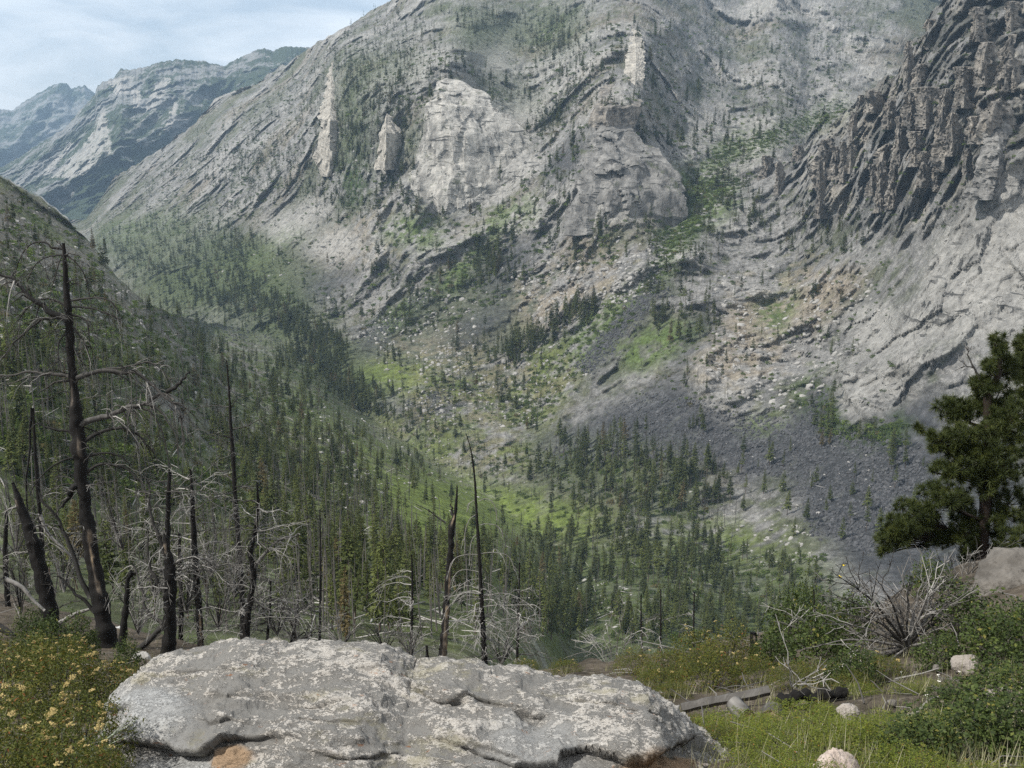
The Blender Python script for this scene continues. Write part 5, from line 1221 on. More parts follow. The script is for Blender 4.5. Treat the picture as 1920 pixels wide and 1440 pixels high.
burnt_tree('short charred trunk with a knobbed top close to the foot of the tallest charred tree', [(248,1072),(240,1085),(238,1120),(233,1170),(226,1230),(222,1290)], [14,10,13,17,21,26], 19.0, [], [([(240,1080),(252,1074)],8,1,.1,.05)], None, 48)
burnt_tree('splintered tawny snag with a blackened flank and one long side branch', [(857,910),(856,935),(853,965),(847,990),(845,1030),(841,1075),(838,1120),(835,1165),(832,1205),(828,1265)], [3,6,10,17,15,15,17,18,21,26], 27, [(.22,.32,-.2,.5),(.50,.66,.55,.6),(.70,1.0,.45,.95)],
 [([(836,980),(820,970),(805,958),(780,946)],4,3,.2,.25),([(848,965),(846,945)],7,0,.1,.1)], (5,1180,1240,40,.3), 49, name='splintered_snag')
t7 = burnt_tree('tall tapering snag with hoops of fine drooping white branches', [(874,814),(882,840),(887,870),(891,910),(893,950),(896,1000),(899,1050),(902,1100),(904,1150),(907,1200),(910,1265)], [2,3,4.5,5.5,6.5,8,9,10,12,14,17], 26, [],
 [([(892,965),(880,975),(872,1000),(872,1025)],1.4,2,.2,.72),([(896,940),(915,935),(928,950),(932,975)],1.4,2,.2,.72),([(894,935),(880,945),(875,960)],1.4,2,.2,.72),([(898,1040),(870,1040),(848,1052),(838,1085)],1.4,3,.3,.72),([(900,1038),(930,1036),(955,1045),(965,1070)],1.4,4,.3,.72),
  ([(897,1072),(868,1068),(852,1080),(855,1100)],1.4,3,.25,.72),([(900,1085),(875,1090),(850,1112),(840,1125)],1.4,4,.3,.72),([(902,1090),(925,1100),(948,1130)],1.4,4,.3,.72),([(902,1120),(870,1118),(840,1140),(828,1170)],1.4,5,.3,.72),([(904,1120),(940,1112),(975,1122),(998,1140)],1.4,6,.35,.72),
  ([(897,985),(915,982),(935,988),(944,1006)],1.4,3,.2,.72),([(896,1000),(884,1015),(880,1060)],1.4,2,.2,.72),([(904,1125),(895,1150),(893,1180)],1.4,2,.2,.72)], (26,1100,1240,75,.8), 50, droop=1.1)
for lab, tr, wd, d, au, sd in [
 ('single thin black pole standing alone behind the top of the boulder', [(600,955),(601,1050),(600,1150),(599,1215)], [3,5,6,8], 34, (4,1100,1200,25,.3), 61),
 ('short dark pole with crooked twigs just left of the splintered snag', [(772,1040),(773,1120),(771,1200),(770,1250)], [4,6,7,10], 30, (14,1060,1240,60,.8), 62),
 ('dark pole with fine grey twigs right of the hooped snag', [(974,1055),(973,1120),(971,1190),(969,1250)], [4,5,6,8], 30, (18,1100,1240,60,.7), 63),
 ('thin black pole above the flowering shrub, second from the right of four', [(1239,1105),(1239,1150),(1238,1228)], [3,4,5], 40, (5,1150,1220,40,.8), 64),
 ('thin black pole above the flowering shrub, rightmost of four', [(1302,1110),(1301,1150),(1300,1214)], [3,4,5], 40, (4,1150,1210,35,.8), 65),
 ('thin black pole leaning a little above the boulder, leftmost of four', [(1202,1115),(1202,1160),(1204,1235)], [3,4,5], 40, (6,1150,1230,40,.8), 66),
 ('slim dark stem in front of the dead bush roots', [(1526,1105),(1527,1160),(1528,1235)], [3,4,5], 15, (5,1130,1220,40,.7), 67),
 ('stub of black stem beside the splintered snag foot', [(800,1210),(801,1230),(803,1252)], [6,8,9], 27, None, 68),
 ('tilted charred stick left of the rotten stump', [(1383,1190),(1379,1205),(1374,1222)], [4,5,5], 13.5, None, 69),
 ('forked grey snag in front of the straight poles at far left', [(12,960),(10,1040),(14,1120),(20,1200)], [8,12,14,18], 26, (12,980,1180,70,.5), 70),
 ('crooked black snag behind the forked trunk with the orange scar', [(336,1000),(338,1080),(340,1140),(338,1215)], [7,9,11,13], 23, (16,1020,1190,80,.6), 71),
 ('low thicket stem with pale twigs beside the bent snag', [(508,1090),(506,1140),(500,1210)], [4,6,8], 23, (20,1090,1200,80,.6), 72),
 ('dark arching snag just left of the straight black pole', [(560,1120),(556,1150),(550,1190),(540,1222)], [5,6,8,10], 24, (12,1130,1215,60,.4), 73)]:
    burnt_tree(lab, tr, wd, d, [], [], au, sd, group=None, name='burnt_pole')
def dead_log(name, label, pts, w, d, tone, mat='silver', taper=.6, sides=10, cat='fallen log', rough=.15, twigs=0, seed=1):
    b = MB(); P = wpath(pts, d, 6*len(pts)); n = len(P)
    b.tube(P, pxm(w, d)/2*np.linspace(1, taper, n), sides, tone, rough)
    r = np.random.default_rng(seed)
    for _ in range(twigs):
        i = r.integers(1, n-1); e = r.normal(size=3); e /= np.linalg.norm(e); L = pxm(r.uniform(10, 40), d)
        b.tube([P[i], P[i]+e*L*.6, P[i]+e*L+[0, 0, -.1*L]], [pxm(2, d)/2, pxm(1.5, d)/2, .002], 4, tone, 0, False)
    return tag(b.build(name, M[mat]), label, cat)
dead_log('fallen_log', 'bleached white log propped against the leaning black snag', [(10,1085),(40,1100),(62,1125),(84,1145)], 9, 20.5, .55, 'silver', .5, 9, 'fallen log', .3, 4)
dead_log('fallen_log', 'grey-white limb lying between the leaning snag and the tallest charred tree', [(112,1168),(140,1152),(168,1142)], 9, 20.5, .5, 'silver', .6, 9, 'fallen log', .3, 3)
dead_log('fallen_log', 'silver branch arching down behind the tallest charred tree', [(75,965),(90,1000),(120,1030),(150,1060)], 7, 22, .6, 'silver', .5, 8, 'fallen log', .15, 8)
dead_log('fallen_log', 'dark crooked bough reaching the foot of the tallest charred tree', [(92,1192),(130,1210),(155,1225),(180,1250),(196,1275)], 12, 18.5, .3, 'twig', .9, 9, 'fallen log', .2, 6)
dead_log('fallen_log', 'leaning charred bough to the right of the tallest charred tree', [(250,1225),(275,1205),(300,1180),(318,1165)], 12, 20, .2, 'twig', .8)
dead_log('fallen_log', 'heap of dark dead boughs at the far left above the flowering shrubs', [(-10,1170),(20,1190),(50,1215),(78,1232)], 14, 19, .25, 'twig', .7, 9, 'fallen log', .2, 18, 5)
dead_log('fallen_log', 'dead bough low at far left crossing the dark heap', [(-10,1240),(25,1225),(60,1195),(80,1175)], 10, 19.5, .35, 'twig', .7, 8, 'fallen log', .2, 14, 6)
dead_log('fallen_log', 'small charred branch with upright twigs lying just above the boulder top', [(500,1228),(530,1215),(560,1200),(585,1190)], 7, 21, .15, 'twig', .6, 8, 'fallen log', .2, 10, 7)
dead_log('fallen_log', 'thin dark branch among the yellow green plants below the cut logs', [(1325,1385),(1360,1375),(1405,1362)], 8, 6.3, .25, 'twig', .8, 9, 'fallen log', .25, 4, 8)
dead_log('stick', 'bent grey stick lying on the bare soil', [(1672,1352),(1700,1345),(1725,1332),(1740,1315),(1760,1308)], 9, 6.6, .55, 'silver', .6, 9, 'stick', .15, 2, 9)
dead_log('stick', 'forked grey stick at the lower right margin', [(1860,1366),(1890,1350),(1930,1340)], 6, 5.7, .5, 'silver', .7, 8, 'stick', .15, 4, 10)
dead_log('charred_log', 'burnt-out black log with a ragged crust behind the sawn end', [(1455,1330,.2),(1480,1312),(1510,1305),(1540,1304),(1572,1300),(1590,1296)], 25, 7.3, .09, 'char', .5, 18, 'burnt log', 1.1)
def squared_log():
    b = MB(); P = wpath([(1278,1328),(1330,1316),(1390,1306),(1442,1294)], 7.7, 16); r = pxm(20, 7.7)/2
    b.tube(P, r*(1+.06*np.sin(np.arange(16)*1.7)), 5, .22, .12); return tag(b.build('fallen_log', M['silver'], None, False), 'weathered grey flat-sided log crossing in front of the flowering shrub', 'fallen log')
squared_log()
def cut_log(label, u, v, w, d, axis, L, tone, end_tone):
    o = empty('sawn_log', at(u, v, d)); tag(o, label, 'sawn log')
    c = np.array(o.location); a = np.array(axis, float); a /= np.linalg.norm(a); r = pxm(w, d)/2
    b = MB(); s = np.linspace(0, 1, 10)[:, None]; b.tube(a*L*.6*s, np.full(10, r)*np.linspace(1, 1.06, 10), 18, tone, .16, False); W_ = b.V[0].astype(float); ax_ = W_@a; rd_ = W_-ax_[:, None]*a; an_ = np.arctan2(rd_[:, 2], rd_[:, 0]); gr_ = noise3(np.stack([np.cos(an_)*4, np.sin(an_)*4, ax_*3], -1)); b.V[0] = (W_+rd_*(-.22*np.clip(gr_, 0, 1)+.1*noise3(W_*22))[:, None]).astype(np.float32); b.A[0] = np.clip(tone+.5*gr_+.25*noise3(W_*14), 0, 1).astype(np.float32); b.build('bark', M['silver'], o)
    th = np.arange(18)/18*2*np.pi; x = np.cross(a, [0, 0, 1]); x /= np.linalg.norm(x); y = np.cross(a, x)
    rings = [(0, 0.0), (.3, -.012), (.55, 0.0), (.8, -.008), (.97, .004)]; V = [[0, 0, 0]]; T = []; Q = []
    for q, off in rings[1:]:
        V += list((x*np.cos(th)[:, None]+y*np.sin(th)[:, None])*r*q*1.04-a*(off+.008))
    for j in range(18): T.append([0, 1+j, 1+(j+1) % 18])
    for k in range(3):
        for j in range(18): Q.append([1+k*18+j, 1+k*18+18+j, 1+k*18+18+(j+1) % 18, 1+k*18+(j+1) % 18])
    e = MB(); e.add(np.array(V)+r*.10*noise3(np.array(V)*45)[:, None], np.array(Q), np.array(T), end_tone); e.build('cut_end', M['char'], o)
    return o
cut_log('short grey sawn log with a dark rotten end under the flat-sided log', 1400, 1344, 32, 6.9, (-.35, .85, .12), .26, .22, .85)
cut_log('larger grey sawn log end leaning beside the burnt-out black log', 1448, 1350, 42, 7.0, (.35, .9, .0), .2, .12, .80)
def stump():
    o = empty('burnt_stump', at(1414, 1252, 13.5)); tag(o, 'short black rotten stump with a rusty hollow behind the shrubs', 'stump')
    b, P, r = charred_trunk([(1412,1186),(1413,1205),(1414,1228),(1415,1262)], [17,19,18,20], 13.5, [(.04,.30,.1,.7)], 14, 24, .05, .35)
    ob = b.build('trunk', M['char'], o); ob.location = -np.array(o.location)
stump()
# ------------------------------------------------------------------ living pines beside the knoll
def needle_tuft(seed, n=80, size=.19):
    r = np.random.default_rng(seed); V = []; T = []; A = []
    for i in range(n):
        e = r.normal(size=3); e = e*.75+np.random.default_rng(seed+7).normal(size=3)*.45; e[2] += .2; e /= np.linalg.norm(e); L = size*r.uniform(.6, 1.1)
        s = np.cross(e, r.normal(size=3)); s /= np.linalg.norm(s); k = len(V); b = e*size*.06*r.uniform(0, 3)
        V += [b-s*.0065, b+s*.0065, b+e*L]; T.append([k, k+1, k+2]); A += [r.uniform(.0, .35)]*2+[r.uniform(.35, .8)]
    return np.array(V), np.array(T), np.array(A)
TUFTS = [needle_tuft(300+i) for i in range(6)]
def pine(label, trunk, widths, d, blobs, bare, seed):
    r = np.random.default_rng(seed)
    o = empty('pine_tree', at(trunk[0][0], trunk[0][1], d)); tag(o, label, 'pine tree')
    org = np.array(o.location)
    P = wpath(trunk, d, 40); w = np.interp(np.linspace(0, 1, 40), np.linspace(0, 1, len(widths)), widths)
    b = MB(); b.tube(P, pxm(w, d)/2, 12, .45, .15); ob = b.build('trunk', M['pine_bark'], o); ob.location = -org
    tv = np.array([720-FPX*(p[1]*SP+p[2]*CP)/(p[1]*CP-p[2]*SP) for p in P])
    nd = MB(); cl = 0
    for (cu, cv, ru, rv, n, root_v) in blobs:
        c = at(cu, cv, d+r.uniform(-.5, .5)); k = int(np.abs(tv-root_v).argmin()); p0 = P[k]
        mid = p0*.45+c*.55+np.array([0, 0, -.12]); m = MB()
        L = spline(np.array([p0, mid, c]), 10); m.tube(L, np.linspace(pxm(9, d)/2, pxm(4, d)/2, 10)*min(1, max(.45, n/50)), 6, .4, .15)
        for i in range(int(n*1.4)):
            a = r.normal(size=3); a /= np.linalg.norm(a); a *= r.uniform(.25, 1)**.5
            q = c+np.array([a[0]*pxm(ru, d), a[1]*pxm(max(ru, rv), d)*.9, a[2]*pxm(rv, d)])
            f = L[int(r.uniform(4, 9.9))]
            if i % 2 == 0: m.tube(spline(np.array([f, f*.4+q*.6+[0, 0, -.06], q]), 5), np.linspace(.014, .007, 5), 4, .35, 0, False)
            V, T, A = TUFTS[r.integers(0, 6)]
            g = r.uniform(.75, 1.25); yaw = r.uniform(0, 6.28); R = np.array([[math.cos(yaw), -math.sin(yaw), 0], [math.sin(yaw), math.cos(yaw), 0], [0, 0, 1]])
            nd.add(V@R.T*g+q, None, T, np.clip(A*r.uniform(.6, 1.3)+r.uniform(-.1, .12), 0, 1))
        ob = m.build('branch', M['pine_bark'], o); ob.location = -org
    ob = nd.build('needles', M['needle'], o, False); ob.location = -org; ob['kind'] = 'stuff'
    for pts, ww in bare:
        m = MB(); limb(m, wpath(pts, d, 5*len(pts)), pxm(ww, d)/2, .008, .3, 5, .3, .2, r, 6); ob = m.build('dead_branch', M['twig'], o); ob.location = -org
    return o
pine('dark green pine with bushy tufts and a low sweeping bough beside the brown boulder', [(1838,1120),(1842,1040),(1846,960),(1850,880),(1853,800),(1852,740),(1872,700),(1876,650)], [24,22,21,19,17,14,9,4], 25.0,
 [(1872,645,14,26,22,690),(1858,688,16,14,12,700),(1885,690,26,22,26,700),(1858,752,46,36,80,780),(1846,722,28,20,34,730),(1790,768,36,26,55,800),(1722,802,8,8,5,860),(1748,815,10,8,7,860),(1800,815,34,22,32,850),(1896,790,40,48,80,800),(1816,868,46,40,90,890),(1850,830,40,40,60,840),(1846,900,30,30,34,920),(1850,985,34,24,30,1000),(1690,985,40,24,40,1005),(1835,1045,40,26,34,1050),(1768,835,28,22,30,860),(1880,870,44,40,60,880),
  (1770,880,26,18,20,900),(1772,930,46,26,48,980),(1716,965,46,30,52,1000),(1680,1000,34,28,44,1005),(1655,1022,18,18,16,1010),(1745,1005,40,26,42,1010),(1800,1010,36,30,36,1010),(1890,945,40,36,40,960),(1900,1015,40,36,36,1020),(1870,1060,30,24,22,1050),(1806,960,30,22,24,970)],
 [([(1850,730),(1838,712),(1826,690),(1815,665),(1810,648)],7),([(1826,690),(1812,686),(1800,690)],3),([(1852,740),(1868,712),(1884,690),(1900,684)],7),([(1846,900),(1870,930),(1895,945)],5),([(1842,975),(1815,990),(1780,980)],6)], 71)
pine('second pine cut by the right edge, taller than its neighbour', [(1962,1080),(1956,900),(1950,760),(1946,640)], [22,20,16,8], 26.0,
 [(1912,690,20,34,44,700),(1925,650,22,30,40,680),(1950,610,26,34,40,650),(1930,740,24,26,36,760),(1975,700,40,60,60,740),(1945,840,30,34,36,860),(1930,960,24,30,26,980)], [], 72)

# ------------------------------------------------------------------ shrubs and low plants
def make_shrub(seed, n, mat, leaf=.022, hollow=.45, clump=3.0, lo=0.0, round_=False, stem_mat='twig', flat=.85, tips=.12):
    """Leafy shrub about 1 m across and 0.85 m high: stems and a crown of single leaves."""
    r = np.random.default_rng(seed); b = MB()
    for i in range(16):
        a = r.uniform(0, 6.28); q = r.uniform(.1, .42); p = np.array([math.cos(a)*q, math.sin(a)*q, r.uniform(.4, .8)*flat])
        b.tube(spline(np.array([[math.cos(a)*.04, math.sin(a)*.04, -.08], p*[.5, .5, .5], p]), 6), np.linspace(.007, .002, 6), 4, .3, 0, False)
    c = r.normal(size=(n*2, 3)); c /= np.linalg.norm(c, axis=1)[:, None]; c[:, 2] = np.abs(c[:, 2])
    rad = (hollow+(1-hollow)*r.uniform(0, 1, n*2)**.45)*(1+.30*noise3(c*clump+seed)+.14*noise3(c*clump*3+seed))
    p = c*rad[:, None]*np.array([.5, .5, flat]); keep = noise3(p*7+seed)+r.uniform(-.7, .7, n*2) > -.12; p = p[keep][:n]; c = c[keep][:n]; n = len(p)
    nn = c*.5+r.normal(0, .55, (n, 3)); nn[:, 2] += .35; nn /= np.linalg.norm(nn, axis=1)[:, None]
    x = np.cross(nn, r.normal(size=(n, 3))); x /= np.linalg.norm(x, axis=1)[:, None]; y = np.cross(nn, x)
    L = leaf*r.uniform(.6, 1.35, (n, 1)); W = L*(.62 if round_ else .38)
    k = .25*L*nn
    V = np.stack([p-x*L, p-y*W+k*.6, p+x*L, p+y*W+k*.6], 1).reshape(-1, 3); Q = np.arange(n*4).reshape(n, 4)
    tone = np.clip(r.normal(.42, .2, n)+.25*noise3(p*4+seed)+tips*(r.uniform(0, 1, n) > .94)*3, 0, 1)
    leaves = raw_mesh('leaves', V, Q, M[mat], False, {'tone': np.repeat(tone, 4)})
    tip = p[np.argsort(-(p[:, 2]+.35*np.linalg.norm(p[:, :2], axis=1)))[:n//4]]
    return b.mesh('stems', M[stem_mat]), leaves, tip
def make_umbel(seed, mat, n=16):
    r = np.random.default_rng(seed); b = MB(); V = []; T = []; k = 0
    for i in range(n):
        a = r.normal(size=3); a /= np.linalg.norm(a); a[2] = abs(a[2])*.55; q = a*r.uniform(.3, 1); s = r.uniform(.22, .36)
        pts = np.array([[1, 0, 0], [-1, 0, 0], [0, 1, 0], [0, -1, 0], [0, 0, .9], [0, 0, -.7]])*s+q
        V += list(pts); T += [[k+i0, k+i1, k+i2] for i0, i1, i2 in ((0,2,4),(2,1,4),(1,3,4),(3,0,4),(2,0,5),(1,2,5),(3,1,5),(0,3,5))]; k += 6
    return raw_mesh('flower_head', np.array(V), np.array(T), M[mat], False)
UMB = [make_umbel(400+i, 'flower') for i in range(4)]; WUMB = [make_umbel(410+i, 'white_flower', 9) for i in range(2)]
SHR = {'olive': [make_shrub(320+i, 5200, 'leaf', .017) for i in range(3)], 'low': [make_shrub(330+i, 3800, 'leaf_bright', .017, .3, 4, 0, False, 'twig', .55) for i in range(3)], 'round': [make_shrub(340+i, 2600, 'leaf_dark', .026, .4, 3.2, 0, True, 'silver', .95) for i in range(3)]}
def put_shrub(kind, u, v, wpx, label, cat='shrub', group=None, hk=1.0, flowers=0, d=None, fl=None, name=None, fsize=(.013, .024)):
    """A shrub whose foot stands on the knoll at (u, v)."""
    r = rng; st, lf, tip = SHR[kind][r.integers(0, 3)]
    p = knoll(u, v) if d is None else at(u, v, d); dd = float(np.dot(p, (0, CP, -SP)))
    w = pxm(wpx, dd)
    o = empty(name or ('flowering_shrub' if flowers else 'leafy_shrub'), p); tag(o, label, cat, group)
    for nm, me in (('stems', st), ('leaves', lf)):
        q = link(bpy.data.objects.new(nm, me), o)
        if nm == 'leaves': q['kind'] = 'stuff'
        q.scale = (w, w, w*hk); q.rotation_euler = (0, 0, 0)
    for i in range(flowers):
        t = tip[r.integers(0, len(tip))]; q = link(bpy.data.objects.new('flower_head', (fl or UMB)[r.integers(0, len(fl or UMB))]), o)
        s = r.uniform(*fsize); q.scale = (s, s, s); q.location = (t[0]*w*1.03, t[1]*w*1.03, t[2]*w*hk*1.03+.012); q.rotation_euler = (r.normal(0, .3), r.normal(0, .3), r.uniform(0, 6))
    o.rotation_euler = (0, 0, r.uniform(0, 6.28)) if not flowers else (0, 0, 0)
    return o
for u, v, w, nf, lab in [(20,1330,190,16,'olive shrub dotted with cream flower heads at the far left below the dark boughs'), (110,1345,200,20,'olive shrub thick with cream flower heads in front of the leaning snag'), (200,1345,150,9,'olive shrub with few flower heads at the foot of the tallest charred tree'),
   (40,1440,220,12,'reddish olive flowering shrub at the left edge halfway down'), (150,1440,210,12,'olive flowering shrub touching the left flank of the great boulder'), (250,1320,90,5,'small olive shrub squeezed between the burnt trunk and the great boulder'),
   (-20,1540,260,9,'dark olive flowering shrub in the bottom left corner'), (120,1540,230,5,'dark olive shrub at the bottom edge left of the pale blades'), (130,1290,120,10,'cream-flowered shrub standing highest at left, before the dark boughs'), (70,1275,110,8,'cream-flowered shrub beside the tip of the leaning snag'), (10,1275,100,6,'small flowering shrub at far left under the dead boughs'), (190,1500,130,3,'olive shrub hugging the lower left corner of the great boulder')]:
    put_shrub('olive', u, v, w, lab, 'shrub', 'cream-flowered shrubs left of the great boulder', .95, int(nf*1.7))
for u, v, w, lab in [(95,1245,90,'bright leafy sapling behind the flowering shrubs by the leaning snag'),(150,1235,80,'yellow green sapling in front of the white boulder'),(60,1215,70,'small leafy sapling between the dark dead boughs'),(240,1260,60,'little leafy sapling beside the grey rounded boulder')]:
    put_shrub('round', u, v, w, lab, 'shrub', 'leafy saplings among the burnt trunks', 1.2)
for u, v, w, nf, hk, lab in [(1300,1262,110,12,.95,'tall shrub with cream flower heads on its raised top, left of the black poles'), (1370,1268,120,7,.95,'dense olive shrub in front of the rotten stump'), (1250,1275,110,3,.7,'olive shrub just behind the right end of the great boulder'), (1330,1290,140,8,.7,'wide flowering shrub above the flat-sided log'),
   (1190,1268,90,3,.6,'low olive shrub peeping over the right end of the great boulder'), (1425,1278,100,3,.6,'olive shrub between the stump and the flat-sided log'), (1060,1262,70,3,.5,'small shrub tip showing over the boulder crest'), (985,1258,60,3,.5,'smallest flowering shrub tip showing over the boulder crest'), (1300,1362,100,0,.45,'shady olive shrub under the left end of the flat-sided log'), (1350,1362,80,0,.4,'dark olive clump between the great boulder and the sawn logs'), (1350,1410,120,0,.5,'low olive clump behind the thin dark branch'), (1490,1288,110,2,.5,'low olive clump behind the burnt-out black log'), (1545,1284,110,2,.5,'low olive clump left of the foot of the dead bush'), (1600,1298,90,0,.5,'low olive clump at the right end of the burnt-out black log'), (1235,1292,100,2,.5,'low olive clump over the right shoulder of the great boulder'), (1262,1318,80,0,.45,'low olive clump at the left end of the flat-sided log'), (1650,1268,100,2,.5,'low olive clump in front of the dead bush'), (1545,1336,70,0,.4,'small olive clump in front of the burnt-out black log')]:
    put_shrub('olive', u, v, w, lab, 'shrub', 'olive shrubs behind the great boulder', hk, nf)
for u, v, w, hk, lab in [(1480,1215,110,1.1,'leafy green shrub left of the dead bush'), (1540,1240,120,1.0,'round-leaved shrub under the left branches of the dead bush'), (1590,1210,110,1.1,'leafy shrub behind the dead bush'), (1450,1250,90,.9,'round-leaved shrub right of the rotten stump'), (1600,1290,110,.8,'round-leaved shrub below the dead bush'),
   (1800,1190,130,.9,'dark round-leaved shrub right of the dead bush'), (1860,1240,150,.9,'dark round-leaved shrub under the brown boulder'), (1910,1210,120,.9,'dark round-leaved shrub at the right edge below the brown boulder'), (1760,1250,100,.7,'round-leaved shrub beside the grey stone'), (1880,1330,170,.7,'spreading round-leaved shrub around the white flowers'), (1790,1330,120,.6,'round-leaved clump left of the pale rounded stone'),
   (1830,1420,190,.7,'dark leafy clump toward the lower right'), (1915,1420,180,.8,'dark leafy clump in the lower right corner'), (1560,1140,70,1.3,'thin leafy shoots standing left of the pine'), (1745,1110,90,.8,'leafy shrub behind the top of the dead bush'), (1660,1120,80,.9,'leafy shrub behind the left side of the dead bush'), (1720,1420,170,.6,'mixed leafy clump above the pinkish stone'), (1500,1180,80,1.2,'leafy shoots behind the slim dark stem')]:
    put_shrub('round', u, v, w, lab, 'shrub', 'round-leaved shrubs on the right of the knoll', hk)
k_ = 0
spots = [(1420,1425),(1400,1400),(1440,1390),(1500,1385),(1550,1378),(1620,1380),(1480,1425),(1560,1420),(1640,1420),(1420,1450),(1385,1368),(1425,1372),(1465,1374),(1510,1352),(1560,1340),(1340,1362),(1700,1390),(1760,1395),(1480,1480),(1450,1500),(1540,1490),(1660,1480),(1750,1470),(1850,1490),(1930,1500),(1660,1385),(1800,1370),(1860,1385),(1700,1300),(1620,1310),(1840,1280),(1900,1270),(1740,1290),(1590,1395),(1500,1450),(1600,1450),(1700,1450)]
for u, v in spots:
    near = 'around the pinkish stone' if v > 1425 else ('below the sawn logs' if u < 1560 else 'around the bent grey stick')
    put_shrub('low', u, v, rng.uniform(110, 170)*(1.0 if v > 1340 else .6), 'low yellow green plant '+near, 'plant', 'low yellow green plants '+near, (rng.uniform(.5, .85) if v > 1400 else rng.uniform(.3, .5)), 0, None, None, 'low_plant')
def flower_on(name, u, v, wpx, label, fl, group, lift=6):
    p = knoll(u, v+lift*2); d = float(np.dot(p, (0, CP, -SP))); q = at(u, v, d); o = empty(name, p); tag(o, label, 'flower', group)
    b = MB(); b.tube(np.array([[0, 0, -.02], (q-p)*.5+[.005, 0, 0], q-p]), [.003, .0025, .002], 4, .5, 0, False); b.build('stem', M['blade'], o)
    h = link(bpy.data.objects.new('flower_head', fl), o); h.location = q-p; s = pxm(wpx, d)/2; h.scale = (s, s, s)
for i, (u, v, s) in enumerate([(1880,1292,11),(1760,1266,9),(1762,1278,8),(1738,1304,9),(1846,1372,6),(1820,1340,6),(1876,1342,7),(1904,1372,7),(1815,1365,6),(1507,1351,8),(1562,1360,7),(1597,1400,6),(1855,1190,6),(1870,1170,5),(1800,1260,6),(1560,1190,6),(1596,1098,7),(1910,1405,7),(1640,1358,6),(1690,1260,6)]):
    flower_on('white_flower', u, v, s, 'small white flower head '+('in the dark round leaves at right' if u > 1790 else 'on bare ground below the dead bush' if u > 1680 else 'among the yellow green plants'), WUMB[i % 2], 'white flowers '+('at right' if u > 1790 else 'below the dead bush' if u > 1680 else 'among the low plants'))
M['yellow_flower'] = mat_plain('yellow_petals', (0.6, 0.42, 0.02), (0.75, 0.6, 0.05), 20.)
YU = make_umbel(430, 'yellow_flower', 8)
flower_on('yellow_flower', 1484, 1398, 8, 'single bright yellow flower among the low plants', YU, None)
flower_on('yellow_flower', 1575, 1082, 9, 'yellow blossom on the thin leafy shoots left of the pine', YU, None, 30)
flower_on('yellow_flower', 1582, 1060, 7, 'topmost yellow blossom on the thin leafy shoots', YU, None, 40)

# dead grey bush with spreading branches
def dead_bush(label, u, v, d, spokes, seed, tone=.6, group=None, w0=7):
    r = np.random.default_rng(seed); o = empty('dead_bush', at(u, v, d)); tag(o, label, 'dead bush', group); org = np.array(o.location)
    for (du, dv, n) in spokes:
        m = MB(); dz = r.uniform(-.8, .8)
        P = spline(np.array([at(u, v, d), at(u+du*.5, v+dv*.55-8, d+dz*.5), at(u+du, v+dv, d+dz)]), 12)
        limb(m, P, pxm(w0, d)/2*r.uniform(.7, 1.2), (.0028 if w0 > 5 else .002), np.clip(tone+r.normal(0, .2), 0, 1), n, .42, .05, r, 5)
        ob = m.build('branch', M['silver'] if r.uniform() < .6 else M['twig'], o); ob.location = -org
    return o
dead_bush('big uprooted grey bush with branches spreading out like spokes', 1702, 1212, 10.0,
 [(-110,65,6),(-75,70,5),(-60,95,7),(-20,80,5),(8,80,4),(20,70,4),(95,8,5),(120,30,5),(70,5,4),(-130,30,6),(-150,55,7),(-170,-5,7),(-160,-45,8),(-150,-70,9),(-140,-100,10),(-125,-130,11),(-90,-120,10),(-60,-130,9),(-30,-110,9),(0,-120,10),(30,-130,11),(55,-115,12),(85,-110,12),(105,-95,12),(120,-75,8),(60,-55,9),(90,-40,5),(-100,-60,9),(-70,-70,9),(-40,-60,8),(20,-70,9),(-180,80,5),(-60,40,5),(110,-120,10),(75,-140,10)], 81, .22)
dead_bush('tangle of fine pale dead stems beyond the shrubs right of the boulder crest', 1150, 1268, 19.0, [(-40,-70,8),(-25,-90,8),(-10,-80,7),(15,-95,8),(30,-70,8),(45,-85,8),(-55,-50,7),(60,-50,7),(-70,-90,7),(20,-120,7)], 82, .3, None, 2.5)
dead_bush('low pale dead stems at the left of the dead bush', 1545, 1200, 13.0, [(-60,-20,7),(-40,-45,7),(-20,-60,7),(20,-60,7),(45,-40,7),(-75,-50,7),(60,-70,7)], 83, .3, None, 3)
dead_bush('fine dead grey brush at the foot of the pine', 1800, 1105, 16.0, [(-70,-40,9),(-50,-60,9),(-20,-50,9),(15,-65,9),(40,-50,9),(60,-40,8),(-90,-20,8),(75,-70,8),(95,-30,8)], 84, .3, None, 3)
dead_bush('dead twigs standing above the burnt-out black log', 1490, 1312, 7.9, [(-15,-42,2),(-8,-60,2),(8,-50,2),(22,-35,2),(35,-42,2),(-30,-22,2)], 85, .35, None, 1.6)
for i, (u, v, d, w, h) in enumerate([(40,1150,22,70,110),(120,1110,24,60,120),(260,1190,21,60,120),(290,1120,25,70,110),(350,1150,22,70,130),(410,1180,22,60,130),(440,1120,26,70,110),(520,1190,23,70,110),(560,1215,24,60,70),(395,1080,28,60,120),(230,1030,26,70,120),(30,1040,27,60,120),(640,1215,30,60,60),(720,1225,30,60,70),(770,1235,28,50,70),(940,1245,28,60,80)]):
    r_ = np.random.default_rng(500+i)
    dead_bush('grey tangle of fine dead stems '+next(t for b_, t in LAND if u < b_), u, v, d, [(r_.uniform(-w, w), -h*r_.uniform(.35, 1.1), 9) for _ in range(12)], 520+i, r_.uniform(.1, .45), 'grey tangles '+next(t for b_, t in LAND if u < b_), 3)
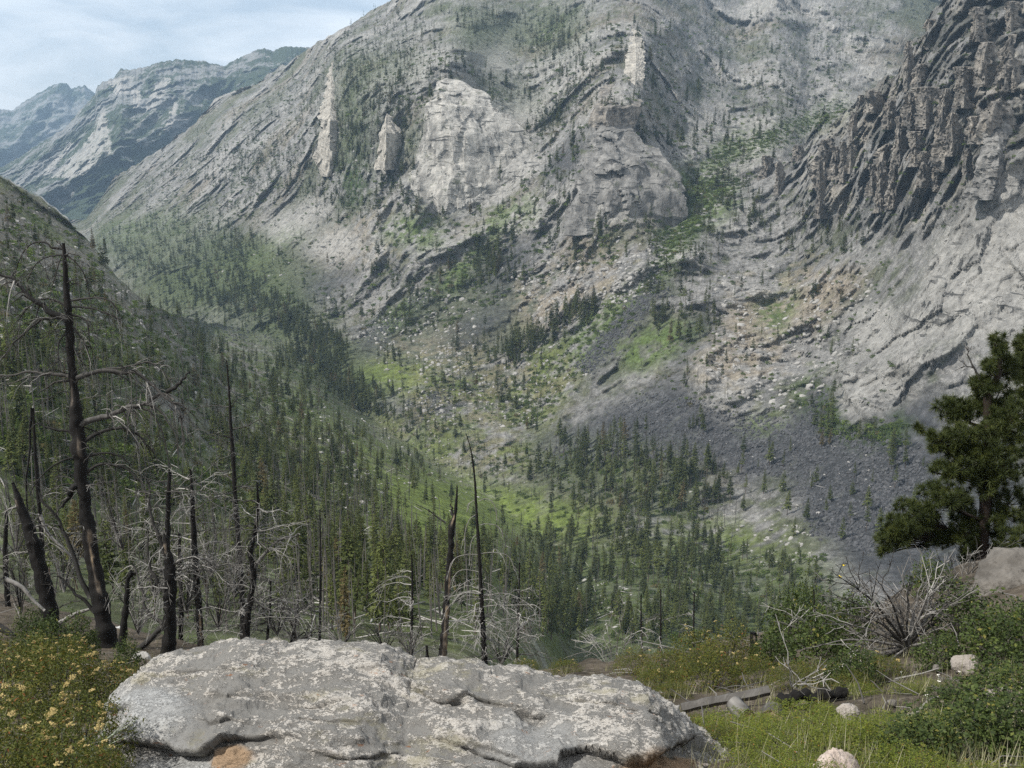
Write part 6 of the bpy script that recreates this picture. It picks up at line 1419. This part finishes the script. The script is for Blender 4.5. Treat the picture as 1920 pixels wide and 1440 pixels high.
# grass: pale blades by the boulder and dry tufts over the soil
def blades(name, label, u, v, n, L, spread, seed, mat='blade', cat='grass tuft', w=.006, group=None, d=None):
    r = np.random.default_rng(seed); p = knoll(u, v) if d is None else at(u, v, d); V = []; Q = []; A = []
    for i in range(n):
        a = r.uniform(0, 6.28); e = np.array([math.cos(a), math.sin(a), 0])*r.uniform(.1, 1)*spread; l = L*r.uniform(.5, 1.1); s = np.array([-math.sin(a), math.cos(a), 0])*w; k = len(V); t = r.uniform(0, 1)
        b0 = np.array([r.normal(0, .02), r.normal(0, .02), -.01])
        for q, ww in ((0, 1), (.5, .8), (1, .12)):
            c = b0+e*l*(q+q*q*.6)+np.array([0, 0, l*(q-.35*q*q)]); V += [c-s*ww, c+s*ww]; A += [t, t]
        Q += [[k, k+1, k+3, k+2], [k+2, k+3, k+5, k+4]]
    o = link(bpy.data.objects.new(name, raw_mesh(name, np.array(V), np.array(Q), M[mat], False, {'tone': np.array(A)}))); o.location = p
    return tag(o, label, cat, group)
blades('grass_tuft', 'sparse pale blue-green blades beside the lower left of the boulder', 168, 1432, 11, .26, .7, 1, 'blade', 'grass tuft', .0045, None, 4.6)
blades('grass_tuft', 'tall thin pale green stalks over the rounded stone', 1852, 1318, 7, .34, .25, 2, 'blade', 'grass tuft', .005, None, 7.2)
def dry_grass():
    r = np.random.default_rng(9); V = []; Q = []; A = []
    n = 2600; uu = r.uniform(-50, 1940, n*2); vv = r.uniform(1150, 1470, n*2); ok = (vv > np.interp(uu, KU, KV)+6); uu, vv = uu[ok][:n], vv[ok][:n]
    P = knoll(uu, vv)
    for p in P:
        for j in range(5):
            a = r.uniform(0, 6.28); l = r.uniform(.06, .2); e = np.array([math.cos(a), math.sin(a), 0])*l*r.uniform(.1, .7); s = np.array([-math.sin(a), math.cos(a), 0])*.003; k = len(V)
            c0 = p+[r.normal(0, .03), r.normal(0, .03), -.01]; c1 = c0+e+[0, 0, l]
            V += [c0-s, c0+s, c1]; Q.append([k, k+1, k+2]); A += [r.uniform(0, 1)]*3
    o = link(bpy.data.objects.new('grass', raw_mesh('grass', np.array(V), np.array(Q), M['grass'], False, {'tone': np.array(A)})))
    tag(o, 'thin dry grass scattered over the knoll', 'grass', None, 'stuff')
dry_grass()
def litter():
    r = np.random.default_rng(19); b = MB(); n = 420
    uu = r.uniform(-50, 1940, n*2); vv = r.uniform(1130, 1460, n*2); ok = (vv > np.interp(uu, KU, KV)+4); uu, vv = uu[ok][:n], vv[ok][:n]
    P = knoll(uu, vv)
    for p in P:
        a = r.uniform(0, 6.28); d = float(p@np.array([0, CP, -SP])); L = r.uniform(.08, .4)*min(2.5, d/7); e = np.array([math.cos(a), math.sin(a), r.normal(0, .15)])*L; w = r.uniform(.003, .008)*min(2.2, d/7)
        b.tube([p+[0, 0, .01], p+e*.5+[r.normal(0, .02), r.normal(0, .02), .025], p+e+[0, 0, .02]], [w, w*.8, w*.4], 4, r.uniform(.05, .6), 0, False)
    o = b.build('dead_twigs', M['silver']); tag(o, 'broken dead twigs littering the knoll', 'twigs', None, 'stuff')
litter()
# ------------------------------------------------------------------ the valley air
def haze():
    x0, x1, y0, y1, z0, z1 = -7500, 7500, -60, 11000, -1500, 2300
    V = [(x, y, z) for x in (x0, x1) for y in (y0, y1) for z in (z0, z1)]
    F = [(0,1,3,2),(4,6,7,5),(0,4,5,1),(2,3,7,6),(0,2,6,4),(1,5,7,3)]
    k = NT('valley_haze'); pv = k.n('ShaderNodeVolumePrincipled')
    pv.inputs['Color'].default_value = (0.50, 0.73, 1.0, 1); pv.inputs['Density'].default_value = HAZE; pv.inputs['Anisotropy'].default_value = 0.0
    k.l(pv.outputs[0], k.out.inputs['Volume'])
    try: k.m.cycles.homogeneous_volume = True
    except Exception: pass
    o = link(bpy.data.objects.new('haze', raw_mesh('haze', V, np.array(F), k.m, False)))
    tag(o, 'thin blue summer haze filling the valley air', 'haze', None, 'stuff')
HAZE = 0.72e-4
haze()
